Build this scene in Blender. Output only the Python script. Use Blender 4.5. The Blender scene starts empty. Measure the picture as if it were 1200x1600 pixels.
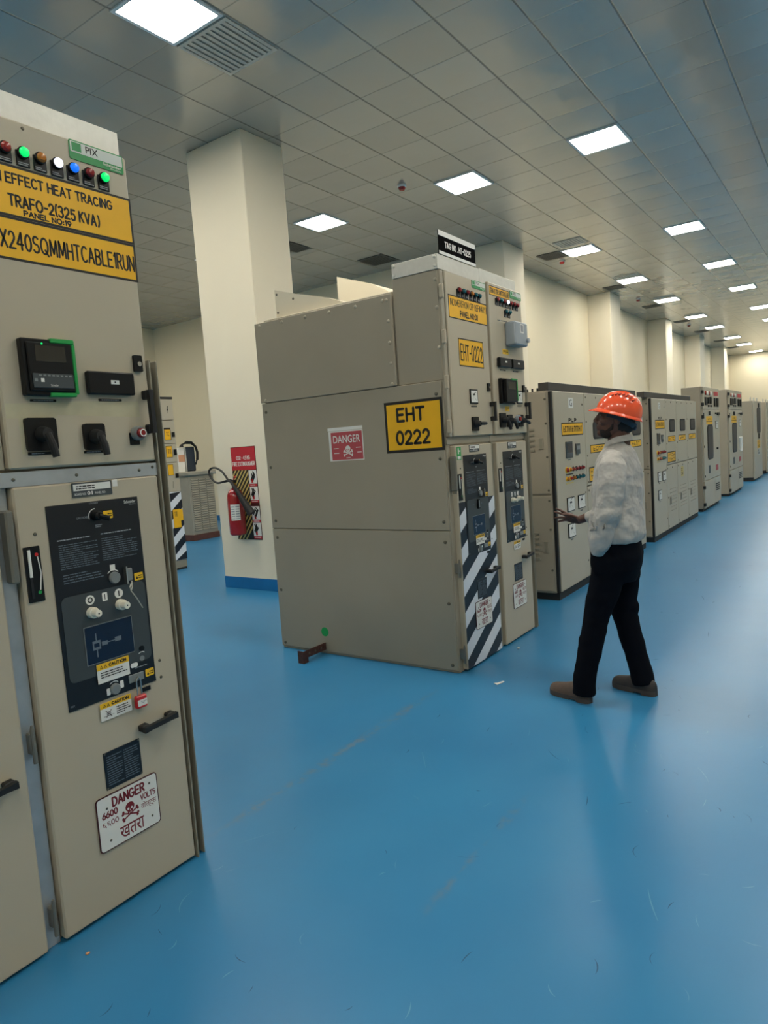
import bpy, bmesh, math, random
from mathutils import Vector, Matrix, noise

random.seed(7)
S = bpy.context.scene
COL = S.collection

# ---------------------------------------------------------------- camera, world, exposure
LIGHT_STRENGTH = 45.0
cam_data = bpy.data.cameras.new('camera')
cam = bpy.data.objects.new('camera', cam_data)
COL.objects.link(cam)
pitch, roll, yaw = -0.0940952, -0.0702876, 0.6180382
fw = Vector((math.cos(pitch) * math.cos(yaw), math.cos(pitch) * math.sin(yaw), math.sin(pitch)))
rt = Vector((math.sin(yaw), -math.cos(yaw), 0))
up = rt.cross(fw)
r2 = rt * math.cos(roll) + up * math.sin(roll)
u2 = up * math.cos(roll) - rt * math.sin(roll)
M4 = Matrix((r2, u2, -fw)).transposed().to_4x4()
M4.translation = Vector((0, 0, 1.6))
cam.matrix_world = M4
cam_data.sensor_fit = 'HORIZONTAL'
cam_data.sensor_width = 36
cam_data.lens = 36 * 1064.5 / 1200
cam_data.clip_start = 0.05
S.camera = cam
w = bpy.data.worlds.new('world')
S.world = w
w.use_nodes = True
w.node_tree.nodes['Background'].inputs[0].default_value = (0.5, 0.5, 0.5, 1)
w.node_tree.nodes['Background'].inputs[1].default_value = 0.02
S.view_settings.view_transform = 'Standard'
S.view_settings.look = 'None'
S.view_settings.exposure = 0.0
S.view_settings.gamma = 1
S.view_settings.use_curve_mapping = False
S.cycles.max_bounces = 8
S.cycles.diffuse_bounces = 5
S.cycles.sample_clamp_indirect = 10
S.cycles.use_denoising = True


# ---------------------------------------------------------------- materials
def lin(c):
    return tuple(((x / 255) / 12.92 if x / 255 <= 0.04045 else ((x / 255 + 0.055) / 1.055) ** 2.4) for x in c) + (1,)


MATS = {}


def mat(name, rgb, rough=0.5, metal=0.0, spec=0.5, emit=0.0, var=0.06, vscale=6.0, bump=0.0, bscale=120.0, coat=0.0, bdist=0.002):
    m = bpy.data.materials.new(name)
    m.use_nodes = True
    nt = m.node_tree
    b = nt.nodes['Principled BSDF']
    c = lin(rgb)
    b.inputs['Roughness'].default_value = rough
    b.inputs['Metallic'].default_value = metal
    b.inputs['Specular IOR Level'].default_value = spec
    b.inputs['Coat Weight'].default_value = coat
    b.inputs['Base Color'].default_value = c
    if emit:
        b.inputs['Emission Color'].default_value = c
        b.inputs['Emission Strength'].default_value = emit
    tc = nt.nodes.new('ShaderNodeTexCoord')
    if var:
        n = nt.nodes.new('ShaderNodeTexNoise')
        n.inputs['Scale'].default_value = vscale
        n.inputs['Detail'].default_value = 4
        nt.links.new(tc.outputs['Object'], n.inputs['Vector'])
        r = nt.nodes.new('ShaderNodeValToRGB')
        r.color_ramp.elements[0].position = 0.3
        r.color_ramp.elements[1].position = 0.7
        r.color_ramp.elements[0].color = tuple(x * (1 - var) for x in c[:3]) + (1,)
        r.color_ramp.elements[1].color = tuple(min(1, x * (1 + var)) for x in c[:3]) + (1,)
        nt.links.new(n.outputs['Fac'], r.inputs['Fac'])
        nt.links.new(r.outputs['Color'], b.inputs['Base Color'])
    if bump:
        n2 = nt.nodes.new('ShaderNodeTexNoise')
        n2.inputs['Scale'].default_value = bscale
        nt.links.new(tc.outputs['Object'], n2.inputs['Vector'])
        bp = nt.nodes.new('ShaderNodeBump')
        bp.inputs['Strength'].default_value = bump
        bp.inputs['Distance'].default_value = bdist
        nt.links.new(n2.outputs['Fac'], bp.inputs['Height'])
        nt.links.new(bp.outputs['Normal'], b.inputs['Normal'])
    MATS[name] = m
    return m


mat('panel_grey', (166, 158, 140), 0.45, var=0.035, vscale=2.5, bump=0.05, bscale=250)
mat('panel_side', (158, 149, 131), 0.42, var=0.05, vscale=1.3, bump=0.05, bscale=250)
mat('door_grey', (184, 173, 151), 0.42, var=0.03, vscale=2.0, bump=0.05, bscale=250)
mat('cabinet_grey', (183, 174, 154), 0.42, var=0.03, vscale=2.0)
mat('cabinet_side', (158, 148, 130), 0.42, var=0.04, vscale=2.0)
mat('tape_residue', (186, 178, 148), 0.6, var=0.06, vscale=20)
mat('post_grey', (138, 132, 116), 0.4, var=0.05)
mat('galv', (205, 203, 194), 0.38, 0.25, var=0.04, vscale=30, bump=0.25, bscale=90)
mat('zinc_rail', (176, 180, 182), 0.35, 0.4, var=0.08, vscale=15)
mat('hinge_grey', (122, 120, 112), 0.35, 0.4)
mat('screw', (105, 100, 88), 0.35, 0.6)
mat('gasket', (26, 26, 25), 0.6)
mat('black', (13, 14, 16), 0.4, spec=0.3, var=0.1)
mat('tag_black', (12, 12, 13), 0.9, spec=0.05)
mat('black_matt', (24, 24, 25), 0.6)
mat('fascia', (13, 16, 22), 0.4, var=0.04)
mat('fascia_grey', (62, 68, 70), 0.45, var=0.03)
mat('screen_navy', (18, 30, 52), 0.2, var=0.05)
mat('screen_relay', (52, 48, 42), 0.2)
mat('print_grey', (150, 154, 158), 0.6, var=0)
mat('print_dim', (100, 110, 120), 0.6, var=0)
mat('white', (232, 230, 224), 0.45, var=0.02)
mat('cream_knob', (232, 226, 208), 0.35)
mat('paper', (225, 224, 218), 0.6, var=0.02)
mat('yellow', (242, 182, 18), 0.45, var=0.05, vscale=8)
mat('sticker_yellow', (240, 190, 30), 0.45, var=0)
mat('pale_yellow', (205, 185, 110), 0.5, var=0.05)
mat('paint_black', (22, 20, 18), 0.55, var=0.1)
mat('maker_green', (20, 140, 70), 0.4, var=0)
mat('maker_silver', (205, 212, 205), 0.4, var=0)
mat('green_plastic', (25, 150, 70), 0.4)
mat('sign_maroon', (120, 20, 28), 0.5, var=0)
mat('sign_dark_red', (70, 22, 22), 0.5, var=0)
mat('sign_red', (190, 40, 52), 0.45, var=0.03)
mat('sign_pink_red', (180, 74, 80), 0.5, var=0.04)
mat('red', (190, 24, 28), 0.35)
mat('ext_red', (150, 18, 26), 0.22, var=0.05, coat=0.5)
mat('brass', (150, 120, 60), 0.3, 0.9)
mat('steel', (185, 185, 182), 0.25, 0.9)
mat('rubber', (20, 20, 20), 0.55)
mat('dial_grey', (125, 130, 130), 0.4)
mat('grey_plastic', (150, 158, 164), 0.4)
mat('lens_green', (10, 230, 110), 0.2, emit=0.9, var=0)
mat('lens_white', (235, 235, 255), 0.2, emit=1.2, var=0)
mat('lens_blue', (20, 110, 240), 0.2, emit=0.8, var=0)
mat('lens_red', (150, 38, 34), 0.2, var=0)
mat('lens_amber', (180, 110, 40), 0.2, var=0)
mat('lens_dark_red', (135, 28, 30), 0.2, var=0)
mat('lens_teal', (24, 90, 100), 0.2, var=0)
mat('stripe_navy', (20, 24, 34), 0.4, var=0.04)
mat('stripe_white', (222, 226, 232), 0.4, var=0.03)
mat('wall_cream', (226, 215, 188), 0.75, var=0.02, vscale=0.8, bump=0.08, bscale=60)
mat('column_cream', (232, 222, 199), 0.7, var=0.02, vscale=0.8, bump=0.08, bscale=60)
mat('skirt_blue', (20, 105, 165), 0.35, var=0.08)
mat('light_frame', (225, 228, 230), 0.4, var=0)
mat('vent_dark', (84, 84, 78), 0.5, 0.3, var=0.08)
mat('vent_grey', (190, 190, 184), 0.4, 0.2)
mat('vent_back', (128, 128, 122), 0.5, 0.2)
mat('rust', (74, 44, 36), 0.6, 0.2, var=0.35, vscale=40)
mat('plinth_brown', (88, 52, 44), 0.6, var=0.2, vscale=10)
mat('louvre_grey', (150, 145, 132), 0.5, var=0.05)
mat('dark_blue', (36, 48, 62), 0.5, var=0.1)
mat('peach', (205, 150, 115), 0.6, var=0.1)
mat('dark_bar', (58, 55, 50), 0.5, var=0.1)
mat('window_dark', (62, 59, 58), 0.45, spec=0.25, var=0.1, vscale=3)
mat('skin', (84, 52, 40), 0.5, var=0.1, vscale=30)
mat('beard', (34, 23, 18), 0.8, bump=0.6, bscale=300)
mat('hair', (14, 12, 12), 0.7, bump=0.6, bscale=300)
mat('helmet', (240, 88, 48), 0.22, var=0.02, coat=0.4)
mat('helmet_slot', (160, 50, 26), 0.4)
mat('navy_band', (20, 30, 44), 0.5)
mat('shirt', (176, 173, 168), 0.85, var=0.05, vscale=9, bump=0.8, bscale=13, bdist=0.03)
mat('trouser', (9, 12, 20), 0.9, spec=0.1, var=0.1, bump=0.3, bscale=400)
mat('shoe', (86, 70, 60), 0.6, var=0.18, vscale=25)
mat('shoe_sole', (74, 66, 62), 0.7, var=0.15)
mat('shoe_dark', (52, 48, 48), 0.6, var=0.18, vscale=25)
mat('eye', (110, 100, 92), 0.2, var=0)
mat('scuff_dark', (30, 78, 112), 0.6, var=0)
mat('scuff_light', (92, 148, 178), 0.6, var=0)
mat('debris_tan', (200, 150, 110), 0.7)
mat('debris_white', (215, 215, 210), 0.7)
mat('tie_clear', (175, 172, 160), 0.3, var=0)
m = mat('diffuser', (255, 253, 247), 0.4, var=0)
m.node_tree.nodes['Principled BSDF'].inputs['Emission Color'].default_value = (1.0, 0.95, 0.83, 1)
m.node_tree.nodes['Principled BSDF'].inputs['Emission Strength'].default_value = LIGHT_STRENGTH


def nodes_of(name):
    m = bpy.data.materials.new(name)
    m.use_nodes = True
    MATS[name] = m
    nt = m.node_tree
    return nt, nt.nodes['Principled BSDF'], nt.nodes.new, nt.links.new


def math_node(nt, op, a, b=None, c=None):
    n = nt.nodes.new('ShaderNodeMath')
    n.operation = op
    for i, v in enumerate((a, b, c)):
        if v is None:
            continue
        if isinstance(v, (int, float)):
            n.inputs[i].default_value = v
        else:
            nt.links.new(v, n.inputs[i])
    return n.outputs[0]


def mixc(nt, fac, a, b):
    n = nt.nodes.new('ShaderNodeMix')
    n.data_type = 'RGBA'
    for sock, v in ((n.inputs[0], fac), (n.inputs[6], a), (n.inputs[7], b)):
        if isinstance(v, (int, float, tuple)):
            sock.default_value = v
        else:
            nt.links.new(v, sock)
    return n.outputs[2]


# floor: blue epoxy with scuffs and worn lines
nt, bs, new, link = nodes_of('floor_epoxy')
tc = new('ShaderNodeTexCoord')
sep = new('ShaderNodeSeparateXYZ')
link(tc.outputs['Object'], sep.inputs[0])


def noise_tex(scale, detail=4, vec=None, rough=0.5, dist=0.0):
    n = nt.nodes.new('ShaderNodeTexNoise')
    n.inputs['Scale'].default_value = scale
    n.inputs['Detail'].default_value = detail
    n.inputs['Roughness'].default_value = rough
    n.inputs['Distortion'].default_value = dist
    nt.links.new(vec if vec else tc.outputs['Object'], n.inputs['Vector'])
    return n.outputs['Fac']


def mapped(scale=(1, 1, 1), rot=0.0):
    n = nt.nodes.new('ShaderNodeMapping')
    n.inputs['Scale'].default_value = scale
    n.inputs['Rotation'].default_value = (0, 0, rot)
    nt.links.new(tc.outputs['Object'], n.inputs['Vector'])
    return n.outputs[0]


def ramp(fac, p0, p1, c0=0.0, c1=1.0):
    n = nt.nodes.new('ShaderNodeMapRange')
    n.inputs[1].default_value = p0
    n.inputs[2].default_value = p1
    n.inputs[3].default_value = c0
    n.inputs[4].default_value = c1
    nt.links.new(fac, n.inputs[0])
    return n.outputs[0]


base = mixc(nt, ramp(noise_tex(0.9, 4), 0.2, 0.8), lin((38, 112, 160)), lin((48, 126, 172)))
base = mixc(nt, ramp(noise_tex(2.2, 4), 0.3, 0.75, 0, 0.16), base, lin((74, 140, 180)))
for (yc, x0, x1, wdt) in ((2.29, 1.7, 3.75, 0.042), (1.245, 1.75, 2.75, 0.024)):
    d = math_node(nt, 'ABSOLUTE', math_node(nt, 'SUBTRACT', sep.outputs[1], yc))
    d = math_node(nt, 'ADD', d, ramp(noise_tex(5, 3), 0.3, 0.7, -0.02, 0.02))
    mk = ramp(d, 0.0, wdt, 1, 0)
    mk = math_node(nt, 'MULTIPLY', mk, ramp(sep.outputs[0], x0, x0 + 0.3))
    mk = math_node(nt, 'MULTIPLY', mk, ramp(sep.outputs[0], x1 - 0.3, x1, 1, 0))
    mk = math_node(nt, 'MULTIPLY', mk, ramp(noise_tex(22, 5), 0.42, 0.6))
    base = mixc(nt, math_node(nt, 'MULTIPLY', mk, 0.65), base, lin((104, 120, 130)))
link(base, bs.inputs['Base Color'])
bs.inputs['Roughness'].default_value = 0.31
bs.inputs['Specular IOR Level'].default_value = 0.45
bp = new('ShaderNodeBump')
bp.inputs['Strength'].default_value = 0.10
bp.inputs['Distance'].default_value = 0.004
link(noise_tex(6, 3), bp.inputs['Height'])
link(bp.outputs[0], bs.inputs['Normal'])

# ceiling: satin metal clip-in tiles, slightly uneven
nt, bs, new, link = nodes_of('ceiling_tile')
tc = new('ShaderNodeTexCoord')
sep = new('ShaderNodeSeparateXYZ')
link(tc.outputs['Object'], sep.inputs[0])
T = 0.63
fx = math_node(nt, 'FRACT', math_node(nt, 'DIVIDE', math_node(nt, 'ADD', sep.outputs[0], 63 - 6.105), T))
fy = math_node(nt, 'FRACT', math_node(nt, 'DIVIDE', math_node(nt, 'ADD', sep.outputs[1], 63 - 1.12), T))
ix = math_node(nt, 'FLOOR', math_node(nt, 'DIVIDE', math_node(nt, 'ADD', sep.outputs[0], 63 - 6.105), T))
iy = math_node(nt, 'FLOOR', math_node(nt, 'DIVIDE', math_node(nt, 'ADD', sep.outputs[1], 63 - 1.12), T))
ex = math_node(nt, 'MINIMUM', fx, math_node(nt, 'SUBTRACT', 1.0, fx))
ey = math_node(nt, 'MINIMUM', fy, math_node(nt, 'SUBTRACT', 1.0, fy))
lx = ramp(ex, 0.004, 0.014, 1, 0)
ly = ramp(ey, 0.008, 0.02, 1, 0)
seam = math_node(nt, 'MAXIMUM', ly, math_node(nt, 'MULTIPLY', lx, 0.55))
cmb = new('ShaderNodeCombineXYZ')
link(ix, cmb.inputs[0])
link(iy, cmb.inputs[1])
wn = new('ShaderNodeTexWhiteNoise')
wn.noise_dimensions = '2D'
link(cmb.outputs[0], wn.inputs['Vector'])
tile = mixc(nt, wn.outputs['Value'], lin((182, 181, 175)), lin((192, 190, 183)))
link(mixc(nt, math_node(nt, 'MULTIPLY', seam, 0.62), tile, lin((70, 72, 70))), bs.inputs['Base Color'])
bs.inputs['Metallic'].default_value = 0.5
bs.inputs['Roughness'].default_value = 0.22
# each tile is dished and tilted a little: height = random slope over the tile + soft ripple
sc = new('ShaderNodeSeparateXYZ')
link(wn.outputs['Color'], sc.inputs[0])
tx = math_node(nt, 'MULTIPLY', math_node(nt, 'SUBTRACT', sc.outputs[0], 0.5), math_node(nt, 'SUBTRACT', fx, 0.5))
ty = math_node(nt, 'MULTIPLY', math_node(nt, 'SUBTRACT', sc.outputs[1], 0.5), math_node(nt, 'SUBTRACT', fy, 0.5))
h = math_node(nt, 'MULTIPLY', math_node(nt, 'ADD', tx, ty), 0.012)
bow = math_node(nt, 'MULTIPLY', math_node(nt, 'MULTIPLY', ex, ey), 0.018)
h = math_node(nt, 'ADD', h, bow)
h = math_node(nt, 'ADD', h, math_node(nt, 'MULTIPLY', noise_tex(1.6, 2), 0.008))
h = math_node(nt, 'SUBTRACT', h, math_node(nt, 'MULTIPLY', seam, 0.002))
bp = new('ShaderNodeBump')
bp.inputs['Strength'].default_value = 1.0
bp.inputs['Distance'].default_value = 1.0
link(h, bp.inputs['Height'])
link(bp.outputs[0], bs.inputs['Normal'])


# ---------------------------------------------------------------- builders
def FRONT(y):
    return (Vector((0, y, 0)), Vector((1, 0, 0)), Vector((0, 0, 1)))


def SIDE(x):            # faces -X; u = -Y
    return (Vector((x, 0, 0)), Vector((0, -1, 0)), Vector((0, 0, 1)))


def CEIL(z):            # faces down; u = Y, v = X
    return (Vector((0, 0, z)), Vector((0, 1, 0)), Vector((1, 0, 0)))


def TOP(z):
    return (Vector((0, 0, z)), Vector((1, 0, 0)), Vector((0, 1, 0)))


WORLD = TOP(0)


def root_loc(o):
    while o.parent:
        o = o.parent
    return o.location


TEXT_CACHE = {}


def text_mesh(s, bold):
    key = (s, bold)
    if key not in TEXT_CACHE:
        c = bpy.data.curves.new('t', 'FONT')
        c.body = s
        c.offset = bold
        c.resolution_u = 3
        o = bpy.data.objects.new('t', c)
        me = bpy.data.meshes.new_from_object(o)
        vs = [(v.co.x, v.co.y) for v in me.vertices]
        fs = [tuple(p.vertices) for p in me.polygons]
        bpy.data.objects.remove(o)
        bpy.data.meshes.remove(me)
        bpy.data.curves.remove(c)
        TEXT_CACHE[key] = (vs, fs)
    return TEXT_CACHE[key]


class MB:
    def __init__(s, frame=WORLD):
        s.v, s.f, s.fm, s.sm, s.mats = [], [], [], [], []
        s.frame(frame)

    def frame(s, fr):
        s.o, s.u, s.w = fr
        s.n = s.u.cross(s.w)
        return s

    def P(s, p):
        return s.o + s.u * p[0] + s.w * p[1] + s.n * p[2]

    def mi(s, m):
        if m not in s.mats:
            s.mats.append(m)
        return s.mats.index(m)

    def add(s, vs, fs, m, smooth=False):
        b = len(s.v)
        s.v += [s.P(p) for p in vs]
        k = s.mi(m)
        for f in fs:
            s.f.append(tuple(b + i for i in f))
            s.fm.append(k)
            s.sm.append(smooth)
        return s

    def box(s, u0, u1, v0, v1, d0, d1, m, bev=0.0):
        if u0 > u1: u0, u1 = u1, u0
        if v0 > v1: v0, v1 = v1, v0
        if d0 > d1: d0, d1 = d1, d0
        if bev:
            b = min(bev, (u1 - u0) * .45, (v1 - v0) * .45, (d1 - d0) * .45)
            V, idx = [], {}
            for i, (x, sx) in enumerate(((u0, 1), (u1, -1))):
                for j, (y, sy) in enumerate(((v0, 1), (v1, -1))):
                    for k, (z, sz) in enumerate(((d0, 1), (d1, -1))):
                        for ax in range(3):
                            p = [x + sx * b, y + sy * b, z + sz * b]
                            p[ax] = (x, y, z)[ax]
                            idx[(i, j, k, ax)] = len(V)
                            V.append(p)
            F = []
            for ax in range(3):
                o = [a for a in range(3) if a != ax]
                for e in (0, 1):
                    q = []
                    for (a, c) in ((0, 0), (1, 0), (1, 1), (0, 1)):
                        t = [0, 0, 0]; t[ax] = e; t[o[0]] = a; t[o[1]] = c
                        q.append(idx[tuple(t) + (ax,)])
                    F.append(q)
            for ax in range(3):
                o = [a for a in range(3) if a != ax]
                for a in (0, 1):
                    for c in (0, 1):
                        t0 = [0, 0, 0]; t0[o[0]] = a; t0[o[1]] = c; t1 = list(t0); t1[ax] = 1
                        F.append([idx[tuple(t0) + (o[0],)], idx[tuple(t1) + (o[0],)], idx[tuple(t1) + (o[1],)], idx[tuple(t0) + (o[1],)]])
            for i in (0, 1):
                for j in (0, 1):
                    for k in (0, 1):
                        F.append([idx[(i, j, k, a)] for a in range(3)])
            c = Vector(((u0 + u1) / 2, (v0 + v1) / 2, (d0 + d1) / 2))
            G = []
            for f in F:
                ps = [Vector(V[i]) for i in f]
                nn = (ps[1] - ps[0]).cross(ps[2] - ps[0])
                mid = sum(ps, Vector()) / len(ps)
                G.append(f if nn.dot(mid - c) > 0 else f[::-1])
            return s.add(V, G, m)
        V = [(u0, v0, d0), (u1, v0, d0), (u1, v1, d0), (u0, v1, d0), (u0, v0, d1), (u1, v0, d1), (u1, v1, d1), (u0, v1, d1)]
        return s.add(V, [(3, 2, 1, 0), (4, 5, 6, 7), (0, 1, 5, 4), (1, 2, 6, 5), (2, 3, 7, 6), (3, 0, 4, 7)], m)

    def prism(s, pts, d0, d1, m):
        n = len(pts)
        V = [(p[0], p[1], d0) for p in pts] + [(p[0], p[1], d1) for p in pts]
        F = [tuple(range(n))[::-1], tuple(range(n, 2 * n))] + [(i, (i + 1) % n, n + (i + 1) % n, n + i) for i in range(n)]
        return s.add(V, F, m)

    def rr(s, u0, u1, v0, v1, d0, d1, r, m, k=5):
        if u0 > u1: u0, u1 = u1, u0
        if v0 > v1: v0, v1 = v1, v0
        r = min(r, (u1 - u0) * .499, (v1 - v0) * .499)
        pts = []
        for (cx, cy, a0) in ((u1 - r, v0 + r, -90), (u1 - r, v1 - r, 0), (u0 + r, v1 - r, 90), (u0 + r, v0 + r, 180)):
            for i in range(k + 1):
                a = math.radians(a0 + 90 * i / k)
                pts.append((cx + r * math.cos(a), cy + r * math.sin(a)))
        return s.prism(pts, d0, d1, m)

    def poly(s, pts, d, m):
        return s.add([(p[0], p[1], d) for p in pts], [tuple(range(len(pts)))], m)

    def cyl(s, u, v, d0, d1, r, m, seg=20, r1=None):
        return s.lathe(u, v, [(0, d0), (r, d0), (r if r1 is None else r1, d1), (0, d1)], m, seg, False)

    def lathe(s, u, v, prof, m, seg=20, smooth=True):
        V, rings = [], []
        for (r, d) in prof:
            if r < 1e-6:
                rings.append([len(V)]); V.append((u, v, d))
            else:
                rings.append(list(range(len(V), len(V) + seg)))
                V += [(u + r * math.cos(2 * math.pi * i / seg), v + r * math.sin(2 * math.pi * i / seg), d) for i in range(seg)]
        F = []
        for a, b in zip(rings, rings[1:]):
            for i in range(seg):
                j = (i + 1) % seg
                if len(a) == 1 and len(b) == 1: continue
                if len(a) == 1: F.append((a[0], b[j], b[i])[::-1] if False else (a[0], b[i], b[j])[::-1])
                elif len(b) == 1: F.append((a[i], a[j], b[0]))
                else: F.append((a[i], a[j], b[j], b[i]))
        return s.add(V, F, m, smooth)

    def ring(s, u, v, d, r0, r1, m, seg=24, a0=0, a1=360):
        full = abs(a1 - a0) >= 360
        n = seg if full else seg + 1
        V = []
        for i in range(n):
            a = math.radians(a0 + (a1 - a0) * i / seg)
            V += [(u + r0 * math.cos(a), v + r0 * math.sin(a), d), (u + r1 * math.cos(a), v + r1 * math.sin(a), d)]
        F = [(2 * i, 2 * i + 1, 2 * ((i + 1) % n) + 1, 2 * ((i + 1) % n)) for i in range(seg)]
        return s.add(V, F, m)

    def tube(s, pts, r, m, seg=10, caps=True):
        P = [Vector(p) for p in pts]
        n = len(P)
        R = r if isinstance(r, (list, tuple)) else [r] * n
        V = []
        prev = None
        for i in range(n):
            t = (P[min(i + 1, n - 1)] - P[max(i - 1, 0)]).normalized()
            if prev is None:
                a = Vector((0, 0, 1)) if abs(t.z) < .9 else Vector((1, 0, 0))
                x = t.cross(a).normalized()
            else:
                x = (prev - t * prev.dot(t)).normalized()
            prev = x
            y = t.cross(x)
            rr_ = R[i] if isinstance(R[i], tuple) else (R[i], R[i])
            V += [tuple(P[i] + x * rr_[0] * math.cos(2 * math.pi * k / seg) + y * rr_[1] * math.sin(2 * math.pi * k / seg)) for k in range(seg)]
        F = [(i * seg + k, i * seg + (k + 1) % seg, (i + 1) * seg + (k + 1) % seg, (i + 1) * seg + k) for i in range(n - 1) for k in range(seg)]
        s.add(V, F, m, True)
        if caps:
            b = len(s.v) - len(V)
            k_ = s.mi(m)
            for f in (tuple(range(seg))[::-1], tuple(range((n - 1) * seg, n * seg))):
                s.f.append(tuple(b + i for i in f)); s.fm.append(k_); s.sm.append(False)
        return s

    def loft(s, secs, m, seg=20):
        """secs: (cx, cy, cz, a, b) horizontal ellipses stacked in z."""
        V = []
        for (cx, cy, cz, a, b) in secs:
            V += [(cx + a * math.cos(2 * math.pi * k / seg), cy + b * math.sin(2 * math.pi * k / seg), cz) for k in range(seg)]
        n = len(secs)
        F = [(i * seg + k, i * seg + (k + 1) % seg, (i + 1) * seg + (k + 1) % seg, (i + 1) * seg + k) for i in range(n - 1) for k in range(seg)]
        F += [tuple(range(seg))[::-1], tuple(range((n - 1) * seg, n * seg))]
        return s.add(V, F, m, True)

    def ball(s, c, r, m, mx=None, seg=20, rings=12, zmin=-1.0):
        """ellipsoid; r = (a, b, c); mx = rotation; zmin cuts the lower part (unit sphere z)."""
        c = Vector(c)
        V = []
        t0 = math.asin(max(-1, zmin))
        for i in range(rings + 1):
            t = t0 + (math.pi / 2 - t0) * i / rings
            for k in range(seg):
                a = 2 * math.pi * k / seg
                p = Vector((r[0] * math.cos(t) * math.cos(a), r[1] * math.cos(t) * math.sin(a), r[2] * math.sin(t)))
                V.append(tuple(c + (mx @ p if mx else p)))
        F = [(i * seg + k, i * seg + (k + 1) % seg, (i + 1) * seg + (k + 1) % seg, (i + 1) * seg + k) for i in range(rings) for k in range(seg)]
        F.append(tuple(range(seg))[::-1])
        return s.add(V, F, m, True)

    def text(s, t, u0, u1, v0, v1, d, m, bold=0.0, keep=False):
        vs, fs = text_mesh(t, bold)
        if not vs: return s
        xa, xb = min(p[0] for p in vs), max(p[0] for p in vs)
        ya, yb = min(p[1] for p in vs), max(p[1] for p in vs)
        kx = (u1 - u0) / max(1e-6, xb - xa)
        ky = (v1 - v0) / max(1e-6, yb - ya)
        if keep:
            k = min(kx, ky)
            cu, cv = (u0 + u1) / 2, (v0 + v1) / 2
            return s.add([(cu + (x - (xa + xb) / 2) * k, cv + (y - (ya + yb) / 2) * k, d) for x, y in vs], fs, m)
        return s.add([(u0 + (x - xa) * kx, v0 + (y - ya) * ky, d) for x, y in vs], fs, m)

    def lines(s, u0, u1, v0, v1, rows, d, m, seed=1, fill=0.5):
        """rows of small unreadable print"""
        rnd = random.Random(seed)
        ph = (v1 - v0) / rows
        for i in range(rows):
            y = v1 - ph * (i + .5)
            u = u0
            end = u1 - (u1 - u0) * rnd.choice((0, 0, .05, .15, .4))
            while u < end:
                wl = (u1 - u0) * rnd.uniform(.05, .16)
                e = min(u + wl, end)
                s.poly([(u, y - ph * fill / 2), (e, y - ph * fill / 2), (e, y + ph * fill / 2), (u, y + ph * fill / 2)], d, m)
                u = e + (u1 - u0) * .018
        return s

    def strokes(s, u0, u1, v0, v1, n, d, m, seed=3):
        """n blurred hand-lettered characters"""
        rnd = random.Random(seed)
        cw = (u1 - u0) / n
        t = min(cw * .24, (v1 - v0) * .2)
        for i in range(n):
            a, b = u0 + cw * (i + .1), u0 + cw * (i + .82)
            k = rnd.randint(0, 4)
            if k != 4: s.box(a, a + t, v0, v1, d, d + .0002, m)
            if k in (0, 2, 4): s.box(a, b, v1 - t, v1, d, d + .0002, m)
            if k in (1, 2): s.box(a, b, v0, v0 + t, d, d + .0002, m)
            if k in (0, 3): s.box(b - t, b, v0, v1, d, d + .0002, m)
            if k in (1, 3): s.box(a, b, (v0 + v1 - t) / 2, (v0 + v1 + t) / 2, d, d + .0002, m)
            if k == 4: s.box((a + b - t) / 2, (a + b + t) / 2, v0, v1, d, d + .0002, m)
        return s

    def mesh(s, name, off):
        me = bpy.data.meshes.new(name)
        me.from_pydata([tuple(p - off) for p in s.v], [], s.f)
        for m in s.mats:
            me.materials.append(MATS[m])
        me.polygons.foreach_set('material_index', s.fm)
        me.polygons.foreach_set('use_smooth', s.sm)
        if any(s.sm): me.set_sharp_from_angle(angle=math.radians(30))
        me.update()
        return me

    def build(s, name, parent=None, loc=(0, 0, 0), label=None):
        off = root_loc(parent).copy() if parent else Vector(loc)
        o = bpy.data.objects.new(name, s.mesh(name, off))
        COL.objects.link(o)
        if parent:
            o.parent = parent
        else:
            o.location = off
        if label:
            o['label'] = label
        return o


def arc(cx, cy, rx, ry, a0, a1, n=12):
    return [(cx + rx * math.cos(math.radians(a0 + (a1 - a0) * i / n)), cy + ry * math.sin(math.radians(a0 + (a1 - a0) * i / n))) for i in range(n + 1)]


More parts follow.
